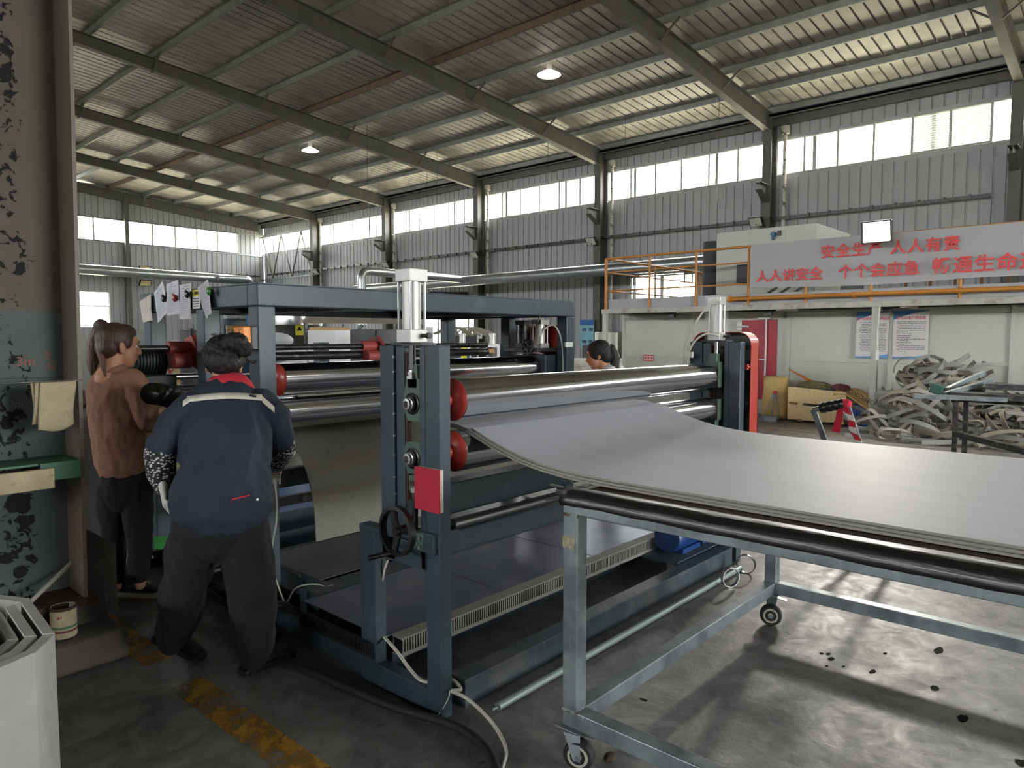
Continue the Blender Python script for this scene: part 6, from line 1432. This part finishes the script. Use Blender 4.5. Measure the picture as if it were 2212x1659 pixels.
# --- worker in navy jacket, seen from behind, bending forward
def person_navy():
    P = thing('person', 'person in a navy work jacket with red collar, seen from behind bending to the machine', 'person', (1.45, 3.05, 0))
    sd = Vector((math.sin(math.radians(64)), -math.cos(math.radians(64)), 0)); J = PR
    hc = J(484, 790, 3.52); Fm = frame(math.radians(62), -.55, .05)
    b = MB(); head(b, hc, Fm, .98)
    b.loft([(J(494, 830, 3.48), .05), (J(496, 850, 3.44), .07)], sd)
    b.loft([(J(495, 870, 3.4), .15, .09), (J(486, 980, 3.28), .14, .1), (J(480, 1080, 3.18), .15, .11)], sd)
    b.loft([(J(405, 888, 3.4), .05), (J(350, 960, 3.34), .04), (J(356, 1045, 3.32), .028)], sd)
    b.loft([(J(578, 880, 3.4), .05), (J(612, 960, 3.4), .04), (J(596, 1015, 3.62), .028)], sd)
    for pts in (((430, 1110, 3.2), (398, 1250, 3.28), (372, 1390, 3.5)), ((530, 1110, 3.17), (542, 1260, 3.14), (548, 1425, 3.22))):
        b.loft([(J(*pts[0]), .08), (J(*pts[1]), .055), (J(*pts[2]), .035)], sd)
    bake('body', b, M_skin, P, .007, 3)
    face_parts(P, hc, Fm, .98, M_hairk)
    b = MB(); c = hc
    b.ball(c+Fm @ Vector((0, -.022, .034)), .088, .1, .095, Fm, 24); b.ball(c+Fm @ Vector((0, -.07, -.01)), .072, .055, .07, Fm, 18)
    bun = J(508, 742, 3.44); b.ball(bun, .052, .05, .04, Fm, 18); b.ball(J(526, 752, 3.44), .035, .035, .035, n=14)
    h_ = bake('hair', b, M_hairk, P, .005, 1, (.022, 30))
    rnd = random.Random(3); b = MB()
    for k in range(160):
        a_ = rnd.uniform(0, 2*PI); e_ = rnd.uniform(-.5, 1.4); d0 = Vector((math.cos(a_)*math.cos(e_), math.sin(a_)*math.cos(e_), math.sin(e_)))
        base = (c+Fm @ Vector((0, -.022, .034))) + d0*.088 if k > 24 else bun+d0*.045
        t1 = base+d0*.012+Vector((rnd.uniform(-.02, .02),)*1+(rnd.uniform(-.02, .02), rnd.uniform(-.015, .02))); t2 = t1+Vector((rnd.uniform(-.02, .02), rnd.uniform(-.02, .02), rnd.uniform(-.02, .012)))
        b.tube([base, t1, t2], .0009, 4)
    obj('stray_hair', b, M_hairk, h_)
    b = MB()
    b.loft([(J(497, 838, 3.46), .075, .06), (J(492, 852, 3.43), .14, .085), (J(490, 885, 3.38), .185, .12), (J(488, 940, 3.31), .185, .14), (J(487, 1010, 3.23), .172, .142), (J(480, 1070, 3.17), .196, .15), (J(478, 1092, 3.15), .2, .152)], sd, 32)
    b.loft([(J(420, 880, 3.38), .07), (J(385, 915, 3.36), .072), (J(362, 948, 3.34), .064), (J(352, 962, 3.33), .06)], sd)
    b.loft([(J(562, 874, 3.38), .07), (J(592, 905, 3.36), .07), (J(606, 945, 3.37), .062)], sd)
    jk = bake('jacket', b, M_navy, P, .008, 1, (.024, 9))
    # collar, reflective tape, pocket piping, snap
    b = MB(); n = 18; cpt = J(496, 832, 3.46); V = []
    up = (J(484, 790, 3.52)-J(492, 870, 3.4)).normalized(); fw = sd.cross(up)
    for i in range(n+1):
        a_ = PI*(1.0+1.0*i/n)+.0; e = sd*math.cos(a_)*.088+fw*math.sin(a_)*.07*(-1)
        V.append((b.bm.verts.new(cpt+e*1.28-up*.045), b.bm.verts.new(cpt+e*1.12+up*.0), b.bm.verts.new(cpt+e*.92+up*.03)))
    for i in range(n):
        b.bm.faces.new((V[i][0], V[i+1][0], V[i+1][1], V[i][1])); b.bm.faces.new((V[i][1], V[i+1][1], V[i+1][2], V[i][2]))
    cl = obj('collar', b, M_redc, jk, smooth=True); md = cl.modifiers.new('s', 'SOLIDIFY'); md.thickness = .01
    # tape wrapped on the back: project onto jacket surface
    dg = bpy.context.evaluated_depsgraph_get(); dg.update()
    from mathutils.bvhtree import BVHTree
    me = jk.data; org = W0(P); bv = BVHTree.FromPolygons([v.co+org for v in me.vertices], [p.vertices for p in me.polygons])
    def hit(px, py):
        d = ray(px, py).normalized(); r_ = bv.ray_cast(Vector((0, 0, CH)), d)
        return (r_[0]-d*.006) if r_[0] else None
    def strip(pxs, h, m, nm):
        b = MB(); prev = None
        for px, py in pxs:
            a_, c_ = hit(px, py-h), hit(px, py+h)
            if a_ is None or c_ is None: prev = None; continue
            cur = (b.bm.verts.new(a_), b.bm.verts.new(c_))
            if prev: b.bm.faces.new((prev[0], cur[0], cur[1], prev[1]))
            prev = cur
        if len(b.bm.faces): o_ = obj(nm, b, m, jk, smooth=True); q_ = o_.modifiers.new('s', 'SOLIDIFY'); q_.thickness = .002
    tp = [(404+i*5.4, 863-8*math.sin(PI*(404+i*5.4-404)/190)) for i in range(31)]
    strip(tp, 6.5, M_reflect, 'reflective_tape'); strip([(566+i*3, 862+i*2.6) for i in range(10)], 6.5, M_reflect, 'reflective_tape')
    strip([(395+i*2.6, 872-i*1.6) for i in range(6)], 6, M_reflect, 'reflective_tape')
    strip([(500+i*3, 1079-i*.7) for i in range(14)], 1.4, M_redc, 'pocket_piping'); strip([(499+i*.5, 1080+i*2) for i in range(6)], 1.2, M_redc, 'pocket_piping')
    p = hit(556, 1079)
    if p: b = MB(); b.ball(p, .006, n=12); obj('snap_button', b, M_white, jk, smooth=True)
    b = MB(); b.loft([(J(353, 952, 3.335), .06), (J(346, 985, 3.33), .062), (J(349, 1025, 3.31), .056), (J(357, 1052, 3.3), .043)], sd); bake('knit_sleeve', b, M_sleeve, P, .008, 3, (.006, 14))
    b = MB(); b.loft([(J(607, 945, 3.38), .058), (J(611, 965, 3.42), .056), (J(600, 995, 3.55), .048), (J(592, 1010, 3.66), .04)], sd); bake('knit_sleeve', b, M_sleeve, P, .008, 3, (.006, 14))
    b = MB(); w = J(353, 1048, 3.27); hand(b, w, J(358, 1084, 3.22)-w, sd, 1.12, .45, -1); bake('glove', b, M_glove, P, .0045, 1)
    b = MB(); w = J(592, 1012, 3.66); hand(b, w, J(590, 1030, 3.78)-w, Vector((0, 0, -1)), 1.0, .5, 1); bake('glove', b, M_glove, P, .0045, 1)
    b = MB()
    b.loft([(J(478, 1085, 3.16), .15, .1), (J(478, 1120, 3.16), .175, .125), (J(478, 1145, 3.16), .18, .125)], sd, 28)
    b.loft([(J(436, 1130, 3.18), .095, .11), (J(415, 1190, 3.22), .097, .105), (J(400, 1260, 3.28), .088, .092), (J(388, 1320, 3.4), .085, .09), (J(374, 1368, 3.48), .066, .07), (J(370, 1390, 3.5), .05, .055)], sd)
    b.loft([(J(524, 1130, 3.16), .098, .11), (J(532, 1190, 3.14), .1, .105), (J(541, 1260, 3.13), .09, .095), (J(548, 1330, 3.16), .085, .09), (J(549, 1390, 3.2), .072, .078), (J(549, 1422, 3.22), .052, .058)], sd)
    bake('trousers', b, M_pants, P, .009, 1, (.03, 8))
    shoe(P, PZ(518, 1466, .0)+Vector((.02, .02, 0)), math.radians(4), 0, .27, M_shoe, M_rubber, True)
    shoe(P, Vector((1.285, 3.42, .085)), math.radians(-52), .38, .26, M_shoe, M_rubber, True)
person_navy()

# --- woman in brown shirt
def person_brown():
    P = thing('person', 'person with a brown ponytail in a loose brown shirt and black trousers', 'person', (1.55, 4.3, 0))
    J = PR; sd = Vector((math.cos(math.radians(-52)), math.sin(math.radians(-52)), 0))
    hc = J(256, 748, 4.5); hd = math.radians(2); Fm = frame(hd, -.12, .0)
    b = MB(); head(b, hc, Fm, 1.08)
    b.loft([(J(245, 790, 4.5), .05), (J(240, 812, 4.5), .07)], sd); b.loft([(J(245, 830, 4.5), .12, .08), (J(265, 950, 4.5), .11, .08), (J(268, 1040, 4.5), .12, .09)], sd)
    b.loft([(J(285, 820, 4.42), .045), (J(322, 888, 4.34), .04), (J(372, 892, 4.22), .029), (J(392, 896, 4.2), .026)], sd)
    for pts in (((250, 1060, 4.54), (246, 1160, 4.56), (256, 1262, 4.62)), ((294, 1060, 4.47), (300, 1160, 4.44), (302, 1262, 4.42))):
        b.loft([(J(*pts[0]), .06), (J(*pts[1]), .045), (J(*pts[2]), .032)], sd)
    w = J(392, 896, 4.2); hand(b, w, J(420, 905, 4.15)-w, Vector((0, 0, -1)), .95, .4, 1)
    b.loft([(J(225, 830, 4.56), .045), (J(240, 920, 4.72), .04), (J(270, 950, 4.8), .028)], sd)
    w = J(270, 950, 4.8); hand(b, w, J(300, 952, 4.8)-w, Vector((0, 0, -1)), .95, .4, -1)
    bake('body', b, M_skin, P, .0055, 2)
    face_parts(P, hc, Fm, 1.08, M_hairb)
    b = MB(); T = lambda x, y, z: hc+Fm @ (Vector((x, y, z))*1.08)
    b.ball(T(0, -.02, .036), .087, .098, .09, Fm, 26); b.ball(T(0, -.055, -.01), .078, .056, .068, Fm, 20); b.ball(T(0, .02, .07), .066, .06, .05, Fm, 18)
    for sx in (-1, 1): b.ball(T(.068*sx, .012, .022), .014, .028, .036, Fm, 12)
    tie = J(218, 703, 4.52); b.ball(tie, .036, .036, .034, n=14)
    hh = bake('hair', b, M_hairb, P, .0055, 1, (.005, 40))
    b = MB(); b.loft([(tie+Vector((.01, 0, .0)), .03, .03), (J(209, 722, 4.53), .036, .03), (J(202, 750, 4.53), .037, .03), (J(201, 780, 4.52), .036, .028), (J(202, 800, 4.51), .026, .02), (J(201, 812, 4.51), .01, .01)], sd, 18)
    b.loft([(J(214, 725, 4.48), .02), (J(218, 760, 4.45), .018), (J(222, 790, 4.43), .013), (J(228, 812, 4.42), .006)], sd)
    bake('ponytail', b, mat('lighter_brown_hair', '#5e4031', .5, var=.4, scale=60, stretch=(1, 1, .12), bump=.7, bscale=90), P, .0055, 1, (.008, 34))  # ponytail in a lighter brown than the head hair
    b = MB(); b.tube([tie+Vector((.02*math.cos(a*PI/4), 0, .02*math.sin(a*PI/4)))*1.1 for a in range(9)], .009, 10); b.ball(tie+Vector((.012, -.03, .0)), .014, .008, .014, n=12); obj('hair_tie', b, M_white, hh, smooth=True)
    b = MB()
    b.loft([(J(242, 790, 4.5), .058, .055), (J(240, 800, 4.5), .075, .062), (J(241, 812, 4.5), .11, .075), (J(247, 835, 4.5), .148, .105), (J(254, 880, 4.5), .155, .115), (J(262, 930, 4.5), .158, .125), (J(266, 975, 4.5), .15, .125), (J(266, 1005, 4.5), .142, .12)], sd, 32)
    b.loft([(J(283, 820, 4.44), .062), (J(302, 850, 4.4), .066), (J(318, 885, 4.36), .07), (J(322, 908, 4.34), .062)], sd)
    b.loft([(J(318, 895, 4.36), .06), (J(333, 893, 4.31), .05), (J(340, 893, 4.29), .046)], sd)
    b.loft([(J(222, 828, 4.54), .06), (J(230, 880, 4.64), .062), (J(240, 915, 4.72), .055), (J(255, 930, 4.76), .05)], sd)
    bake('shirt', b, M_shirt, P, .0075, 1, (.017, 12))
    b = MB(); cpt = J(244, 795, 4.5); n = 16; V = []
    for i in range(n):
        a_ = 2*PI*i/n; e = Vector((math.cos(a_)*.062, math.sin(a_)*.06, 0)); V.append((b.bm.verts.new(cpt+e*1.35+Vector((0, 0, -.02))), b.bm.verts.new(cpt+e+Vector((0, 0, .02)))))
    for i in range(n): b.bm.faces.new((V[i][0], V[(i+1) % n][0], V[(i+1) % n][1], V[i][1]))
    o_ = obj('collar', b, M_shirt, P, smooth=True); q_ = o_.modifiers.new('s', 'SOLIDIFY'); q_.thickness = .008
    b = MB()
    b.loft([(J(268, 985, 4.5), .11, .085), (J(269, 1030, 4.5), .13, .105), (J(270, 1070, 4.5), .13, .1)], sd, 24)
    b.loft([(J(246, 1060, 4.53), .082, .085), (J(245, 1110, 4.55), .072), (J(244, 1170, 4.56), .058), (J(250, 1215, 4.58), .05), (J(257, 1245, 4.61), .045)], sd)
    b.loft([(J(295, 1060, 4.47), .08, .085), (J(298, 1110, 4.46), .072), (J(301, 1170, 4.44), .06), (J(300, 1215, 4.43), .053), (J(300, 1243, 4.42), .047)], sd)
    bake('trousers', b, M_pants, P, .008, 1, (.022, 10))
    shoe(P, Vector((1.475, 4.40, 0)), math.radians(-50), 0, .25); shoe(P, Vector((1.43, 4.53, 0)), math.radians(-25), 0, .25)
person_brown()

# --- third person behind the rollers, looking down to the left
def person_back():
    P = thing('person', 'black haired person with a ponytail in a pale blouse behind the rollers', 'person', (4.85, 3.32, 0))
    J = PR; rg = 5.85; hd = math.radians(118); Fm = frame(hd, -.22, 0); sd = Vector((math.cos(math.radians(20)), math.sin(math.radians(20)), 0))
    hc = J(1293, 768, rg)
    b = MB(); head(b, hc, Fm, .98); c2 = hc+Vector((.06, -.05, 0))
    b.loft([(c2+Vector((0, 0, -.15)), .05), (c2+Vector((.02, -.02, -.22)), .08)], sd)
    b.loft([((4.86, 3.26, 1.15), .12, .08), ((4.86, 3.26, .9), .12, .09)], sd)
    for s_ in (-1, 1):
        b.loft([(Vector((4.86, 3.26, .85))+sd*.08*s_, .08), (Vector((4.85, 3.3, .45))+sd*.08*s_, .055), (Vector((4.86, 3.28, .1))+sd*.08*s_, .04)], sd)
        w = Vector((4.72, 3.55, .98))+sd*.12*s_; b.loft([(Vector((4.86, 3.26, 1.22))+sd*.16*s_, .045), (Vector((4.85, 3.32, 1.0))+sd*.2*s_, .04), (w, .028)], sd); hand(b, w, (-.4, .8, 0), (0, 0, -1), .95, .5, -s_)
    bake('body', b, M_skin, P, .007, 2); face_parts(P, hc, Fm, .98, M_hairk)
    T = lambda x, y, z: hc+Fm @ (Vector((x, y, z))*.98)
    b = MB(); b.ball(T(0, -.02, .036), .088, .1, .092, Fm, 24); b.ball(T(0, -.06, -.01), .08, .055, .07, Fm, 18); b.ball(T(0, .02, .068), .068, .062, .05, Fm, 18)
    for sx in (-1, 1): b.ball(T(.07*sx, .018, .01), .012, .03, .04, Fm, 12)
    bake('hair', b, M_hairk, P, .006, 1, (.004, 40))
    tie = J(1311, 748, rg); b = MB(); b.loft([(tie, .025), (J(1320, 752, rg), .04), (J(1328, 772, rg), .042), (J(1328, 795, rg), .036), (J(1324, 812, rg), .022)], sd, 18); bake('ponytail', b, M_hairk, P, .006, 1, (.006, 34))
    b = MB(); b.tube([tie+(sd*math.cos(a*PI/4)*.0+Vector((0, 0, math.sin(a*PI/4)))+fwd*math.cos(a*PI/4))*.026 for a in range(9)], .007, 8); obj('hair_tie', b, mat('taupe_tie', '#8d7f74', .7), P, smooth=True)
    b = MB(); b.loft([(c2+Vector((.01, -.01, -.165)), .062, .055), (c2+Vector((.02, -.02, -.19)), .11, .08), ((4.86, 3.26, 1.2), .17, .11), ((4.86, 3.26, 1.0), .165, .12), ((4.86, 3.26, .8), .16, .12)], sd, 24)
    for s_ in (-1, 1): b.loft([(Vector((4.86, 3.26, 1.22))+sd*.15*s_, .06), (Vector((4.85, 3.32, 1.02))+sd*.2*s_, .055), (Vector((4.78, 3.45, 1.0))+sd*.15*s_, .045)], sd)
    bake('blouse', b, M_shirtw, P, .009, 2, (.01, 9))
    b = MB(); b.loft([((4.86, 3.26, .82), .15, .11), ((4.86, 3.26, .7), .15, .11)], sd, 20)
    for s_ in (-1, 1): b.loft([(Vector((4.86, 3.26, .78))+sd*.08*s_, .085), (Vector((4.85, 3.3, .45))+sd*.08*s_, .065), (Vector((4.86, 3.28, .14))+sd*.08*s_, .052)], sd)
    bake('trousers', b, M_pants, P, .011, 2)
    for s_ in (-1, 1): q = Vector((4.87, 3.22, 0))+sd*.08*s_; shoe(P, q, math.radians(112), 0, .24)
person_back()
